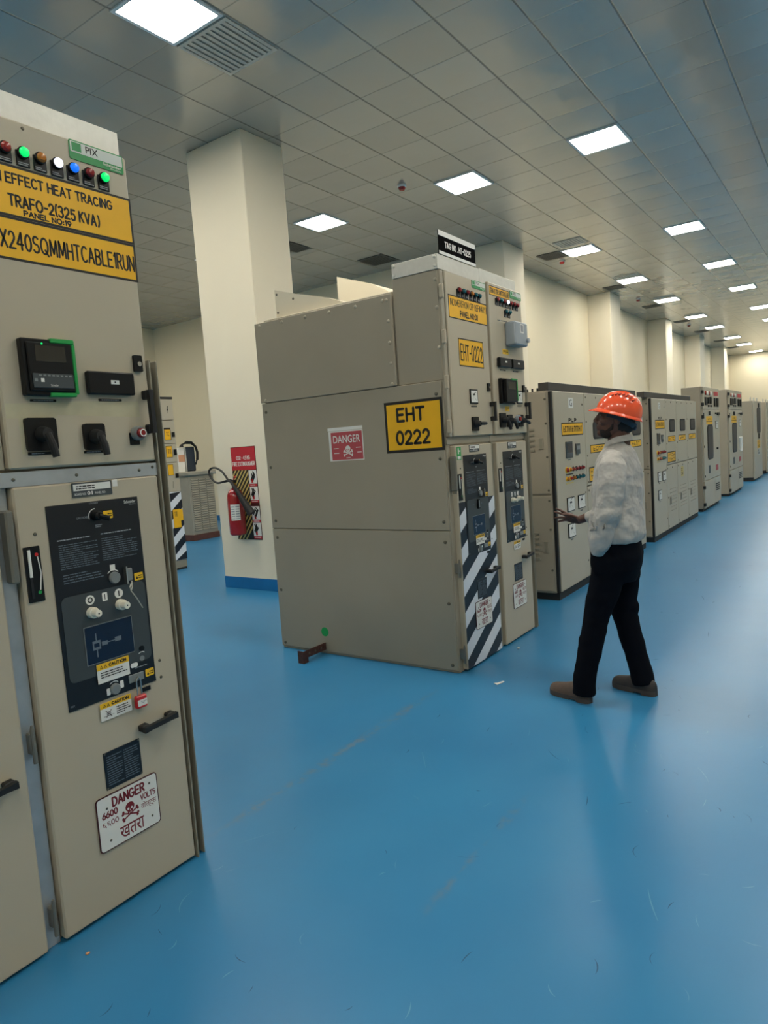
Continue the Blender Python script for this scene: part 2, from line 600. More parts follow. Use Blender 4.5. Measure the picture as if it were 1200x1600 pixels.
GLYPH = {
    'A': [[(0, 0), (.36, 1), (.72, 0)], [(.13, .34), (.59, .34)]],
    'B': [[(0, 0), (0, 1)], [(0, 1), (.3, 1)] + arc(.3, .77, .3, .23, 90, -90, 8) + [(0, .54)], [(0, .54), (.3, .54)] + arc(.32, .27, .34, .27, 90, -90, 8) + [(0, 0)]],
    'C': [arc(.4, .5, .4, .5, 48, 312)],
    'D': [[(0, 0), (0, 1), (.25, 1)] + arc(.25, .5, .45, .5, 90, -90, 12) + [(0, 0)]],
    'E': [[(.6, 1), (0, 1), (0, 0), (.62, 0)], [(0, .52), (.52, .52)]],
    'F': [[(.6, 1), (0, 1), (0, 0)], [(0, .52), (.5, .52)]],
    'G': [arc(.4, .5, .4, .5, 48, 330) + [(.78, .45), (.46, .45)]],
    'H': [[(0, 0), (0, 1)], [(.66, 0), (.66, 1)], [(0, .52), (.66, .52)]],
    'I': [[(.1, 0), (.1, 1)]],
    'K': [[(0, 0), (0, 1)], [(.6, 1), (0, .45)], [(.18, .6), (.62, 0)]],
    'L': [[(0, 1), (0, 0), (.56, 0)]],
    'M': [[(0, 0), (.06, 1), (.42, .15), (.78, 1), (.84, 0)]],
    'N': [[(0, 0), (0, 1), (.66, 0), (.66, 1)]],
    'O': [arc(.42, .5, .42, .5, 90, 450, 22)],
    'P': [[(0, 0), (0, 1), (.3, 1)] + arc(.3, .74, .32, .26, 90, -90, 8) + [(0, .48)]],
    'Q': [arc(.42, .5, .42, .5, 90, 450, 22), [(.5, .25), (.86, -.1)]],
    'R': [[(0, 0), (0, 1), (.3, 1)] + arc(.3, .74, .32, .26, 90, -90, 8) + [(0, .48)], [(.26, .48), (.64, 0)]],
    'S': [arc(.33, .76, .31, .24, 35, 255, 10) + arc(.33, .26, .33, .26, 80, -150, 12)],
    'T': [[(0, 1), (.68, 1)], [(.34, 1), (.34, 0)]],
    'U': [[(0, 1), (0, .3)] + arc(.32, .32, .32, .32, 180, 360, 10) + [(.64, 1)]],
    'V': [[(0, 1), (.36, 0), (.72, 1)]],
    'W': [[(0, 1), (.22, 0), (.46, .8), (.7, 0), (.92, 1)]],
    'X': [[(0, 0), (.66, 1)], [(0, 1), (.66, 0)]],
    'Y': [[(0, 1), (.34, .5), (.68, 1)], [(.34, .5), (.34, 0)]],
    '0': [arc(.34, .5, .34, .5, 90, 450, 22)],
    '1': [[(.02, .78), (.2, 1), (.2, 0)]],
    '2': [arc(.32, .7, .3, .3, 165, -35, 10) + [(0, 0), (.66, 0)]],
    '3': [arc(.3, .76, .28, .24, 150, -80, 10) + arc(.3, .26, .32, .27, 85, -155, 10)],
    '4': [[(.5, 0), (.5, 1), (0, .3), (.68, .3)]],
    '5': [[(.58, 1), (.08, 1), (.04, .56)] + arc(.29, .32, .31, .32, 120, -140, 10)],
    '6': [[(.5, 1)] + arc(.32, .32, .31, .32, 150, 510, 18)],
    '9': [arc(.32, .68, .31, .32, -20, 340, 18) + [(.3, 0)]],
    '-': [[(.05, .48), (.42, .48)]],
    '.': [[(.06, .02), (.08, .02)]],
    ':': [[(.06, .1), (.08, .1)], [(.06, .62), (.08, .62)]],
    '(': [arc(.42, .5, .4, .68, 125, 235, 8)],
    ')': [arc(-.12, .5, .4, .68, 55, -55, 8)],
}


def stroke_text(mb, t, u0, u1, v0, v1, d, m, th, seed=1, wob=.02):
    """brush lettering made of strokes th wide, fitted to the box"""
    rnd = random.Random(seed)
    adv, items = 0.0, []
    for ch in t:
        if ch == ' ':
            adv += .42
            continue
        g = GLYPH[ch]
        wmax = max(p[0] for q in g for p in q)
        wmin = min(0, min(p[0] for q in g for p in q))
        dy, sc_ = rnd.uniform(-wob, wob), 1 + rnd.uniform(-wob, wob) * 1.5
        items += [[(adv + p[0] - wmin, p[1] * sc_ + dy) for p in q] for q in g]
        adv += wmax - wmin + .27
    adv -= .27
    h = th / 2
    ku, kv = (u1 - u0 - th) / adv, (v1 - v0 - th)
    for q in items:
        P = [(u0 + h + x * ku, v0 + h + y * kv) for x, y in q]
        for i, (x, y) in enumerate(P):
            mb.poly([(x + h * math.cos(k * math.pi / 4), y + h * math.sin(k * math.pi / 4)) for k in range(8)], d, m)
            if i:
                a, b = P[i - 1]
                L = math.hypot(x - a, y - b)
                if L > 1e-6:
                    nx, ny = -(y - b) / L * h, (x - a) / L * h
                    mb.poly([(a - nx, b - ny), (x - nx, y - ny), (x + nx, y + ny), (a + nx, b + ny)], d + .0001, m)
    return mb


def tag(o, label, cat, group=None, kind=None):
    o['label'] = label
    o['category'] = cat
    if group: o['group'] = group
    if kind: o['kind'] = kind
    return o


def thing(name, loc, label, cat, group=None):
    o = bpy.data.objects.new(name, None)
    o.empty_display_size = 0.1
    COL.objects.link(o)
    o.location = loc
    return tag(o, label, cat, group)


def copy_tree(o, parent=None):
    c = o.copy()
    COL.objects.link(c)
    if parent: c.parent = parent
    for ch in list(o.children):
        copy_tree(ch, c)
    return c


def struct(o):
    o['kind'] = 'structure'
    return o


# ---------------------------------------------------------------- the room
ZC = 5.22
X0, X1, Y0, Y1, YW, XB = -5.0, 41.6, -7.0, 15.8, 6.0, 12.0
fl = MB(WORLD).box(X0 - .2, X1 + .2, Y0 - .2, Y1 + .2, -.15, 0, 'floor_epoxy')
rs = random.Random(21)
for i in range(330):                                  # scuffs and scratches worn into the coating
    sx_ = rs.uniform(.9, 4.5) if i % 3 else rs.uniform(4.5, 11)
    sy_ = rs.uniform(-1.6, 2.15)
    an = rs.choice((rs.uniform(0, 6.28), rs.gauss(.4, .35)))
    L_ = rs.uniform(.02, .07) if rs.random() < .8 else rs.uniform(.08, .2)
    cv = rs.uniform(-.8, .8)
    wd_ = rs.uniform(.0009, .0026) * (1 if sx_ < 4.5 else 2)
    pts = []
    for k in range(6):
        t = k / 5 - .5
        pts.append((sx_ + L_ * t * math.cos(an + cv * t), sy_ + L_ * t * math.sin(an + cv * t), wd_ * (1 - 1.6 * abs(t))))
    nx, ny = -math.sin(an), math.cos(an)
    vs = [(x + sg * nx * w_, y + sg * ny * w_, .0004) for (x, y, w_) in pts for sg in (-1, 1)]
    fl.add(vs, [(2 * k, 2 * k + 1, 2 * k + 3, 2 * k + 2)[::-1] for k in range(5)], 'scuff_dark' if rs.random() < .55 else 'scuff_light')
struct(fl.build('floor'))
struct(MB(WORLD).box(X0 - .2, X1 + .2, Y0 - .2, Y1 + .2, ZC, ZC + .15, 'ceiling_tile').build('ceiling'))
struct(MB(WORLD).box(XB, X1, YW, YW + .2, 0, ZC, 'wall_cream').build('wall_north'))
struct(MB(WORLD).box(XB, XB + .2, YW + .2, Y1, 0, ZC, 'wall_cream').build('wall_alcove'))
struct(MB(WORLD).box(X0, XB, Y1, Y1 + .2, 0, ZC, 'wall_cream').build('wall_back'))
struct(MB(WORLD).box(X1, X1 + .2, Y0, YW + .2, 0, ZC, 'wall_cream').build('wall_east'))
struct(MB(WORLD).box(X0, X1, Y0 - .2, Y0, 0, ZC, 'wall_cream').build('wall_south'))
struct(MB(WORLD).box(X0 - .2, X0, Y0, Y1, 0, ZC, 'wall_cream').build('wall_west'))
struct(MB(WORLD).box(XB, X1, YW - .012, YW, 0, .14, 'skirt_blue').box(XB - .012, XB, YW, Y1, 0, .14, 'skirt_blue')
       .build('baseboard_north'))


def pillar(x0, x1, y0, y1):
    p = struct(MB(WORLD).box(x0, x1, y0, y1, 0, ZC, 'column_cream', .008).build('pillar'))
    k = MB(WORLD).box(x0 - .004, x1 + .004, y0 - .004, y1 + .004, 0, .145, 'skirt_blue', .002).build('skirting', p)
    return p


pillar(5.69, 6.36, 5.63, 6.55)
for xp in (11.95, 18.4, 24.5, 30.3, 36.1):
    pillar(xp, xp + .92, 5.41, 6.0)


# ---------------------------------------------------------------- ceiling lights, vents, detectors
def make_light():
    t = thing('ceiling_light', (0, 0, ZC), 'x', 'light')
    fr = MB(CEIL(ZC))
    a, b = .315, .283
    for (u0, u1, v0, v1) in ((-a, a, -a, -b), (-a, a, b, a), (-a, -b, -b, b), (b, a, -b, b)):
        fr.box(u0, u1, v0, v1, 0, .014, 'light_frame')
    fr.build('frame', t)
    MB(CEIL(ZC)).box(-b, b, -b, b, 0, .009, 'diffuser').build('diffuser', t)
    return t


ORD = ['first', 'second', 'third', 'fourth', 'fifth', 'sixth', 'seventh', 'eighth', 'ninth', 'tenth', 'eleventh', 'twelfth']
rows = [
    (4.6, 'row nearest the pillared wall', (3.94, 8.97, 13.86, 17.52, 21.1, 25.2, 28.66, 32.9, 36.4, 40.7), 0),
    (2.69, 'row running above the cabinet fronts', (3.94, 8.97, 13.92, 17.6, 21.2, 25.3, 28.7, 32.9, 36.4, 40.7), 1),
    (7.05, 'row beyond the free-standing pillar, extended unseen', (8.75, 3.94, -1.0), 1),  # only the first lamp is seen; the others are added for light
    (9.6, 'added row over the alcove, out of view', (8.9, 6.4, 3.94, -1.0), 0),  # unseen lamps added to brighten the alcove
    (14.5, 'added unseen row by the far alcove wall', (9.0,), 0),  # hidden lamp added to lift the alcove wall
    (12.2, 'added row deep in the alcove, unseen', (6.4, 3.94), 0),  # also added out of sight, for more light in the alcove
    (0.48, 'row above the open aisle', (-1.0, 3.94, 8.97, 13.92, 17.6, 21.2, 28.7, 36.4), 0),
    (-1.1, 'second row out over the open aisle', (-1.0, 3.94, 8.97, 13.92, 21.2, 28.7, 36.4), 0),
    (4.6, 'added unseen row behind the camera', (-1.0,), 0),  # unseen lamp added to light the switchgear side
    (2.69, 'second added unseen row behind the camera', (-1.0,), 0),  # unseen too, added for the same side light
    (-3.6, 'row along the far side of the aisle', (-1.0, 3.94, 8.97, 17.6, 25.3, 33.0), 0),
]
proto = make_light()
first = True
for (yl, desc, xs, _) in rows:
    for i, xl in enumerate(xs):
        o = proto if first else copy_tree(proto)
        first = False
        o.location = (xl, yl, ZC)
        tag(o, 'recessed square white ceiling light, %s along the %s' % (ORD[i], desc), 'light', 'recessed ceiling lights')


def vent(name, x0, x1, y0, y1, n, dark, label, group):
    t = thing(name, ((x0 + x1) / 2, (y0 + y1) / 2, ZC), label, 'vent', group)
    m_ = 'vent_dark' if dark else 'vent_grey'
    fr = MB(CEIL(ZC))
    b = .035
    fr.box(y0, y1, x0, x0 + b, 0, .012, m_).box(y0, y1, x1 - b, x1, 0, .012, m_)
    fr.box(y0, y0 + b, x0 + b, x1 - b, 0, .012, m_).box(y1 - b, y1, x0 + b, x1 - b, 0, .012, m_)
    fr.build('frame', t)
    MB(CEIL(ZC)).box(y0 + b, y1 - b, x0 + b, x1 - b, 0, .003, 'vent_dark' if dark else 'vent_back').build('backing', t)
    sl = MB(CEIL(ZC))
    for i in range(n):
        y = y0 + b + (y1 - y0 - 2 * b) * (i + .5) / n
        h = (y1 - y0 - 2 * b) / n * .3
        sl.prism([(y - h, x0 + b), (y + h, x0 + b), (y + h, x1 - b), (y - h, x1 - b)], .002, .011, m_)
    sl.build('slats', t)
    return t


vent('ceiling_vent', 4.28, 4.90, 4.29, 4.91, 9, False, 'pale louvred ceiling diffuser next to the light above the tall near switchgear', 'louvred ceiling diffusers')
for i, (xa, xb) in enumerate(((12.88, 13.36), (16.82, 17.25), (20.4, 20.85), (24.5, 24.95), (28.0, 28.4), (32.2, 32.6), (35.7, 36.1))):
    vent('ceiling_vent', xa, xb, 4.30, 4.82, 8, False, 'grey louvred ceiling diffuser, %s along the lights by the pillared wall' % ORD[i], 'louvred ceiling diffusers')
for i, (xa, xb) in enumerate(((13.5, 14.02), (17.78, 18.22), (21.5, 21.95), (25.6, 26.05), (29.1, 29.6), (33.3, 33.8), (37.0, 37.5))):
    vent('return_grille', xa, xb, 4.94, 5.40, 12, True, 'dark square return grille, %s between ceiling lights and the pillared wall' % ORD[i], 'dark return air grilles')
vent('return_grille', 10.93, 11.52, 7.41, 7.99, 12, True, 'dark square return grille over the alcove behind the big switchgear', 'dark return air grilles')
vent('return_grille', 9.12, 9.66, 8.04, 8.4, 8, True, 'dark return grille partly hidden by the free-standing pillar', 'dark return air grilles')
for i, (xs_, ys_, nm) in enumerate(((8.39, 5.27, 'nearest the free-standing pillar'), (14.29, 5.16, 'beside the first dark wall-side grille'),
                                    (20.16, 5.15, 'between the second and third wall-side grilles'), (26.9, 5.15, 'far down the pillared wall'))):
    t = thing('smoke_detector', (xs_, ys_, ZC), 'small round ceiling smoke detector with red band ' + nm, 'smoke detector', 'ceiling smoke detectors')
    MB(CEIL(ZC)).lathe(ys_, xs_, [(0, 0), (.062, 0), (.062, .02), (.05, .03), (0, .03)], 'light_frame').build('base', t)
    MB(CEIL(ZC)).lathe(ys_, xs_, [(0, .03), (.048, .03), (.05, .045), (.036, .07), (0, .075)], 'lens_red').build('sensor_head', t)


# ---------------------------------------------------------------- shared panel pieces
def screws(mb, pts, r=.009, d=.006, m='screw'):
    for (u, v) in pts:
        mb.lathe(u, v, [(0, 0), (r, 0), (r * .9, d * .6), (r * .4, d), (0, d)], m, 10)


def skull(mb, cu, cv, k, d, m, bg):
    """skull and crossbones, k = overall half size"""
    for sgn in (1, -1):
        a = sgn * .38
        c_, s_ = math.cos(a), math.sin(a)
        L, T_ = k * 1.0, k * .09
        oy = -k * .55
        q = [(-L, -T_), (L, -T_), (L, T_), (-L, T_)]
        mb.poly([(cu + x * c_ - y * s_, cv + oy + x * s_ + y * c_) for x, y in q], d + .0001, m)
        for e in (-L, L):
            for f in (-1, 1):
                x, y = e, f * k * .13
                uu, vv = cu + x * c_ - y * s_, cv + oy + x * s_ + y * c_
                mb.poly([(uu + k * .16 * math.cos(t * math.pi / 5), vv + k * .16 * math.sin(t * math.pi / 5)) for t in range(10)], d + .0002, m)
    mb.poly([(cu + k * .58 * math.cos(t * math.pi / 10), cv + k * .3 + k * .55 * math.sin(t * math.pi / 10)) for t in range(20)], d + .0004, m)
    mb.poly([(cu - k * .3, cv - k * .5), (cu + k * .3, cv - k * .5), (cu + k * .36, cv), (cu - k * .36, cv)], d + .0005, m)
    for sx in (-1, 1):
        mb.poly([(cu + sx * k * .22 + k * .14 * math.cos(t * math.pi / 5), cv + k * .12 + k * .14 * math.sin(t * math.pi / 5)) for t in range(10)], d + .0007, bg)
    mb.poly([(cu - k * .07, cv - k * .13), (cu + k * .07, cv - k * .13), (cu, cv + .02 * k)], d + .0007, bg)
    for t in (-.15, 0, .15):
        mb.poly([(cu + k * (t - .02), cv - k * .48), (cu + k * (t + .02), cv - k * .48), (cu + k * (t + .02), cv - k * .28), (cu + k * (t - .02), cv - k * .28)], d + .0007, bg)


def danger_plate(fr, u0, u1, v0, v1, d, parent, small=False):
    W, H = u1 - u0, v1 - v0
    X = lambda a: u0 + W * a
    Z = lambda a: v0 + H * a
    mb = MB(fr)
    mb.rr(u0, u1, v0, v1, d, d + .003, .014, 'sign_dark_red')
    e = .004
    mb.rr(u0 + e, u1 - e, v0 + e, v1 - e, d + .003, d + .0035, .011, 'paper')
    t = d + .0038
    stroke_text(mb, 'DANGER', X(.24), X(.78), Z(.74), Z(.93), t, 'sign_maroon', .0068, 1, 0)
    stroke_text(mb, '6600', X(.07), X(.32), Z(.59), Z(.72), t, 'sign_maroon', .0052, 1, 0)
    mb.text('\u096c\u096c00', X(.07), X(.32), Z(.43), Z(.54), t, 'sign_maroon', .005)
    stroke_text(mb, 'VOLTS', X(.69), X(.95), Z(.59), Z(.71), t, 'sign_maroon', .0038, 1, 0)
    mb.text('\u0935\u094b\u0932\u094d\u091f\u094d\u0938', X(.69), X(.95), Z(.40), Z(.56), t, 'sign_maroon', .004)
    mb.text('\u0916\u0924\u0930\u093e', X(.32), X(.72), Z(.08), Z(.30), t, 'sign_maroon', .01)
    skull(mb, X(.51), Z(.55), H * .16, t, 'sign_maroon', 'paper')
    screws(mb.frame((fr[0] + fr[1].cross(fr[2]) * (d + .0035), fr[1], fr[2])), [(X(.16), Z(.77)), (X(.86), Z(.84)), (X(.17), Z(.17)), (X(.86), Z(.2))], .0045, .002)
    return mb.build('danger_sign', parent, label='white danger plate with dark red lettering and skull')


def caution(fr, u0, u1, v0, v1, d, parent, seed, icon=False):
    mb = MB(fr)
    mb.box(u0, u1, v0, v1, d, d + .0008, 'paper')
    h = v1 - v0
    mb.box(u0, u1, v1 - h * .32, v1, d + .0008, d + .0012, 'sticker_yellow')
    t = d + .0015
    stroke_text(mb, 'CAUTION', u0 + (u1 - u0) * .36, u1 - (u1 - u0) * .08, v1 - h * .255, v1 - h * .07, t, 'paint_black', .0034, 1, 0)
    for a in (.14, .26):
        x = u0 + (u1 - u0) * a
        y = v1 - h * .25
        k = h * .17
        mb.poly([(x - k * .55, y), (x + k * .55, y), (x, y + k)], t, 'paint_black')
        mb.poly([(x - k * .25, y + k * .15), (x + k * .25, y + k * .15), (x, y + k * .65)], t + .0002, 'sticker_yellow')
    if icon:
        mb.lines(u0 + (u1 - u0) * .5, u1 - (u1 - u0) * .05, v0 + h * .1, v1 - h * .4, 4, t, 'paint_black', seed, .45)
        cx, cy = u0 + (u1 - u0) * .25, v0 + h * .33
        k = h * .2
        for sg in (1, -1):
            mb.poly([(cx - k, cy - sg * k), (cx - k + .003, cy - sg * k), (cx + k, cy + sg * k), (cx + k - .003, cy + sg * k)][::sg], t, 'sign_dark_red')
        mb.ring(cx, cy, t, k * .45, k * .6, 'paint_black', 12)
        mb.poly([(cx - k * 1.5, cy - k * .6), (cx + k * 1.6, cy - k * .6), (cx + k * 1.6, cy - k * .5), (cx - k * 1.5, cy - k * .5)], t, 'paint_black')
    else:
        mb.lines(u0 + (u1 - u0) * .1, u1 - (u1 - u0) * .08, v0 + h * .22, v1 - h * .42, 3, t, 'paint_black', seed, .4)
    return mb.build('caution_sticker', parent, label='white and yellow caution sticker')


def pull_handle(fr, pts, parent, r=.012, m='black_matt'):
    """bow handle through (u, v): two feet and a bar standing off the door"""
    (ua, va), (ub, vb) = pts
    du, dv = ub - ua, vb - va
    L = math.hypot(du, dv)
    e = (du / L, dv / L)
    mb = MB(fr)
    n_ = fr[1].cross(fr[2])
    uu, vv = fr[1] * e[0] + fr[2] * e[1], fr[2] * e[0] - fr[1] * e[1]
    mb.frame((fr[0] + fr[1] * ua + fr[2] * va, uu, vv))
    h = r * .95
    mb.box(0, .034, -h * 1.1, h * 1.1, 0, .03, m, .004).box(L - .034, L, -h * 1.1, h * 1.1, 0, .03, m, .004)
    mb.prism([(x, y) for x, y in ((.0, -h), (.03, -h * .8), (L - .03, -h * .8), (L, -h), (L, h), (L - .03, h * .8), (.03, h * .8), (0, h))], .03, .048, m)
    return mb.build('handle', parent, label='black pull handle')


def lamp(fr, u, v, lens, parent, k=1.0):
    mb = MB(fr)
    mb.box(u - .022 * k, u + .022 * k, v - .042 * k, v + .008 * k, 0, .006, 'black', .002)
    mb.lines(u - .018 * k, u + .018 * k, v - .04 * k, v - .028 * k, 2, .0064, 'print_grey', int(u * 100))
    o = mb.build('indicator_lamp', parent)
    MB(fr).lathe(u, v, [(0, .006), (.019 * k, .006), (.019 * k, .014), (.015 * k, .016)], 'black', 16).build('bezel', o)
    MB(fr).lathe(u, v, [(.0155 * k, .012), (.0155 * k, .020), (.011 * k, .027), (0, .029)], lens, 16).build('lens', o)
    return o


def rotary(fr, u, v, parent, w=.05, h=.055, ang=-70, m='black'):
    mb = MB(fr)
    mb.rr(u - w, u + w, v - h, v + h, 0, .014, .01, m)
    o = mb.build('rotary_switch', parent, label='black rotary control switch')
    hb = MB(fr)
    hb.lathe(u, v, [(0, .014), (.026, .014), (.024, .03), (.018, .05), (0, .052)], 'black_matt', 18)
    a = math.radians(ang)
    L = h * 1.45
    hb.tube([(u, v, .045), (u + L * .5 * math.cos(a), v + L * .5 * math.sin(a), .055), (u + L * math.cos(a), v + L * math.sin(a), .055)],
            [(.012, .014), (.013, .014), (.011, .012)], 'black_matt', 10)
    hb.build('lever', o)
    return o


def maker_plate(fr, u0, u1, v0, v1, parent):
    mb = MB(fr)
    mb.rr(u0, u1, v0, v1, 0, .003, .006, 'maker_green')
    h, W = v1 - v0, u1 - u0
    mb.rr(u0 + .004, u1 - .004, v0 + h * .38, v1 - .004, .003, .0035, .003, 'maker_silver')
    mb.box(u0 + .009, u0 + W * .21, v0 + h * .45, v1 - .007, .0035, .0042, 'maker_green')
    mb.text('PIX', u0 + W * .29, u0 + W * .52, v0 + h * .5, v1 - h * .14, .004, 'black', .01)
    mb.text('Schneider', u0 + W * .6, u0 + W * .95, v0 + h * .19, v0 + h * .34, .004, 'white', .01)
    mb.text('Electric', u0 + W * .74, u0 + W * .95, v0 + h * .07, v0 + h * .15, .004, 'white', 0)
    return mb.build('maker_plate', parent, label='green and silver maker plate reading PIX')


def small_plate(fr, u0, u1, v0, v1, parent, m='black', seed=1, name='nameplate', rows_=1, ink='print_grey'):
    mb = MB(fr)
    mb.rr(u0, u1, v0, v1, 0, .002, .002, m)
    mb.lines(u0 + (u1 - u0) * .12, u1 - (u1 - u0) * .12, v0 + (v1 - v0) * .2, v1 - (v1 - v0) * .2, rows_, .0023, ink, seed)
    return mb.build(name, parent)


def painted_sign(fr, u0, u1, v0, v1, parent, texts, border=.008, m='yellow', name='painted_sign', d=0.0):
    mb = MB(fr)
    mb.box(u0, u1, v0, v1, d, d + .0006, 'paint_black')
    mb.box(u0 + border, u1 - border, v0 + border, v1 - border, d + .0006, d + .0009, m)
    for (t, a, b, c, e, bold) in texts:
        stroke_text(mb, t, a, b, c, e, d + .0012, 'paint_black', bold, len(t))
    return mb.build(name, parent, label='yellow painted sign with black hand lettering')


def meter(fr, u0, u1, v0, v1, parent):
    mb = MB((fr[0] - fr[1].cross(fr[2]) * .011, fr[1], fr[2]))
    mb.box(u0, u1, v0, v1, .01, .02, 'black', .002)
    mb.box(u0 + .01, u1 - .01, v0 + .01, v1 - .01, .02, .021, 'paper')
    w_, h_ = u1 - u0, v1 - v0
    mb.ring(u1 - w_ * .22, v0 + h_ * .22, .0213, w_ * .5, w_ * .53, 'black', 10, 95, 175)
    mb.poly([(u1 - w_ * .24, v0 + h_ * .2), (u1 - w_ * .21, v0 + h_ * .2), (u0 + w_ * .3, v0 + h_ * .6)], .0215, 'black')
    mb.box(u0 + .01, u1 - .01, v0 + .01, v0 + h_ * .22, .021, .0222, 'paper')
    mb.box(u0 + w_ * .3, u0 + w_ * .6, v1 - h_ * .42, v1 - h_ * .3, .021, .0214, 'black')
    return mb.build('meter', parent, label='square white-faced meter with black bezel')


# lower switchgear door with its operating fascia; x, z offsets relative to the near feeder panel
def pix_lower_door(root, dx, dz, y, knobs=True, striped=False, sticker2=True, hinge=True):
    fr = FRONT(y)
    u = lambda a: a + dx
    v = lambda a: a + dz
    d0, d1 = u(1.09), u(1.642)
    door = MB(fr).box(d0, d1, .012, v(1.555), -.045, 0, 'door_grey', .006)
    if striped:
        xl, xr, zt, zb = d0 + .004, d1 - .004, 1.188, .016
        door.poly([(xl, zb), (xr, zb), (xr, zt), (xl, zt)], .0006, 'stripe_navy')
        for k in range(-1, 8):
            zb_ = 1.205 - .2245 * k - .225 * 1
            # clip the slanted band z = zb_ + .6 (x - xl) .. + .112 to the door
            poly = [(xl, zb_), (xr, zb_ + .6 * (xr - xl)), (xr, zb_ + .112 + .6 * (xr - xl)), (xl, zb_ + .112)]
            for lim, sg in ((zt, 1), (zb, -1)):
                out = []
                for a, b in zip(poly, poly[1:] + poly[:1]):
                    ia, ib = sg * (lim - a[1]) >= 0, sg * (lim - b[1]) >= 0
                    if ia: out.append(a)
                    if ia != ib:
                        t = (lim - a[1]) / (b[1] - a[1])
                        out.append((a[0] + t * (b[0] - a[0]), lim))
                poly = out
                if not poly: break
            if len(poly) > 2:
                door.poly(poly, .0012, 'stripe_white')
    screws(door, [(u(1.147), v(1.398)), (u(1.566), v(.847)), (u(1.565), v(.782))], .006, .004)
    door = door.build('lower_door', root)
    # numbers label above the fascia
    mb = MB(fr)
    a, b, c, e = u(1.289), u(1.441), v(1.503), v(1.553)
    mb.rr(a, b, c, e, 0, .003, .003, 'fascia_grey')
    mb.box(a + .005, b - .005, c + .022, e - .005, .003, .0034, 'paper')
    mb.lines(a + .015, b - .02, c + .025, e - .009, 2, .0037, 'black', 5)
    mb.text('BOARD NO:', a + .008, a + .05, c + .006, c + .014, .0034, 'white')
    mb.text('01', a + .055, a + .075, c + .005, c + .018, .0034, 'white', .02)
    mb.text('PANEL NO:', a + .085, a + .125, c + .006, c + .014, .0034, 'white')
    mb.build('number_label', door)
    # fascia
    F0, F1, G0, G1 = u(1.189), u(1.541), v(.776), v(1.484)
    fb = MB(fr)
    fb.box(F0, F1, G0, G1, 0, .004, 'fascia', .002)
    fb.rr(u(1.204), u(1.531), v(.871), v(1.169), .004, .0055, .02, 'fascia_grey')
    t = .0045
    fb.text('LOCKED', u(1.345), u(1.379), v(1.475), v(1.481), t, 'print_grey')
    fb.text('Schneider', u(1.482), u(1.53), v(1.463), v(1.474), t, 'white', .01)
    fb.text('Electric', u(1.502), u(1.53), v(1.456), v(1.461), t, 'print_grey')
    fb.text('UNLOCKED', u(1.293), u(1.34), v(1.428), v(1.435), t, 'print_grey')
    fb.ring(u(1.364), v(1.432), t, .024, .027, 'white', 14, 90, 200)
    fb.lines(u(1.36), u(1.385), v(1.39), v(1.402), 2, t, 'print_grey', 8)
    fb.lines(u(1.215), u(1.335), v(1.36), v(1.368), 1, t, 'print_grey', 2)
    fb.lines(u(1.218), u(1.36), v(1.262), v(1.35), 12, t, 'print_dim', 3, .35)
    fb.lines(u(1.376), u(1.50), v(1.362), v(1.369), 1, t, 'print_grey', 4)
    fb.lines(u(1.376), u(1.52), v(1.268), v(1.352), 11, t, 'print_dim', 5, .35)
    fb.lines(u(1.222), u(1.37), v(1.212), v(1.248), 4, t, 'print_dim', 6, .35)
    fb.box(u(1.398), u(1.418), v(1.228), v(1.25), t, t + .0004, 'white')
    fb.ring(u(1.408), v(1.203), t, .026, .029, 'white', 10, 40, 140)
    fb.text('PIX', u(1.196), u(1.212), v(.79), v(.797), t, 'print_grey')
    if knobs:
        fb.cyl(u(1.308), v(1.142), .005, .0062, .017, 'white', 20)
        fb.ring(u(1.308), v(1.142), .0066, .006, .010, 'black', 16)
        fb.rr(u(1.355), u(1.375), v(1.127), v(1.157), .005, .0062, .003, 'white')
        fb.box(u(1.363), u(1.366), v(1.132), v(1.152), .0062, .0066, 'black')
        fb.cyl(u(1.421), v(1.142), .005, .0062, .017, 'white', 20)
        fb.box(u(1.419), u(1.423), v(1.132), v(1.152), .0062, .0066, 'black')
    else:
        fb.lines(u(1.29), u(1.31), v(1.125), v(1.135), 1, .0058, 'print_dim', 2)
        fb.lines(u(1.41), u(1.43), v(1.125), v(1.135), 1, .0058, 'print_dim', 3)
        fb.rr(u(1.35), u(1.378), v(1.095), v(1.165), .005, .018, .008, 'black')
        fb.box(u(1.358), u(1.37), v(1.105), v(1.155), .018, .02, 'dial_grey')
    fb.cyl(u(1.49), v(.917), .005, .008, .011, 'black', 16)
    fb.ring(u(1.488), v(.885), .006, .018, .021, 'white', 10, 50, 130)
    fb.cyl(u(1.488), v(.88), .005, .007, .010, 'dial_grey', 14)
    fb.rr(u(1.437), u(1.468), v(.855), v(.872), .005, .006, .008, 'white')
    fb.lines(u(1.455), u(1.515), v(.848), v(.855), 1, .006, 'print_grey', 9)
    fb.rr(u(1.333), u(1.347), v(.787), v(.812), t, t + .001, .003, 'white')
    fb.rr(u(1.388), u(1.402), v(.797), v(.824), t, t + .001, .003, 'white')
    fb.ring(u(1.365), v(.805), t, .024, .027, 'white', 10, 50, 130)
    fas = fb.build('control_fascia', door, label='black operating fascia with mimic screen and small print')
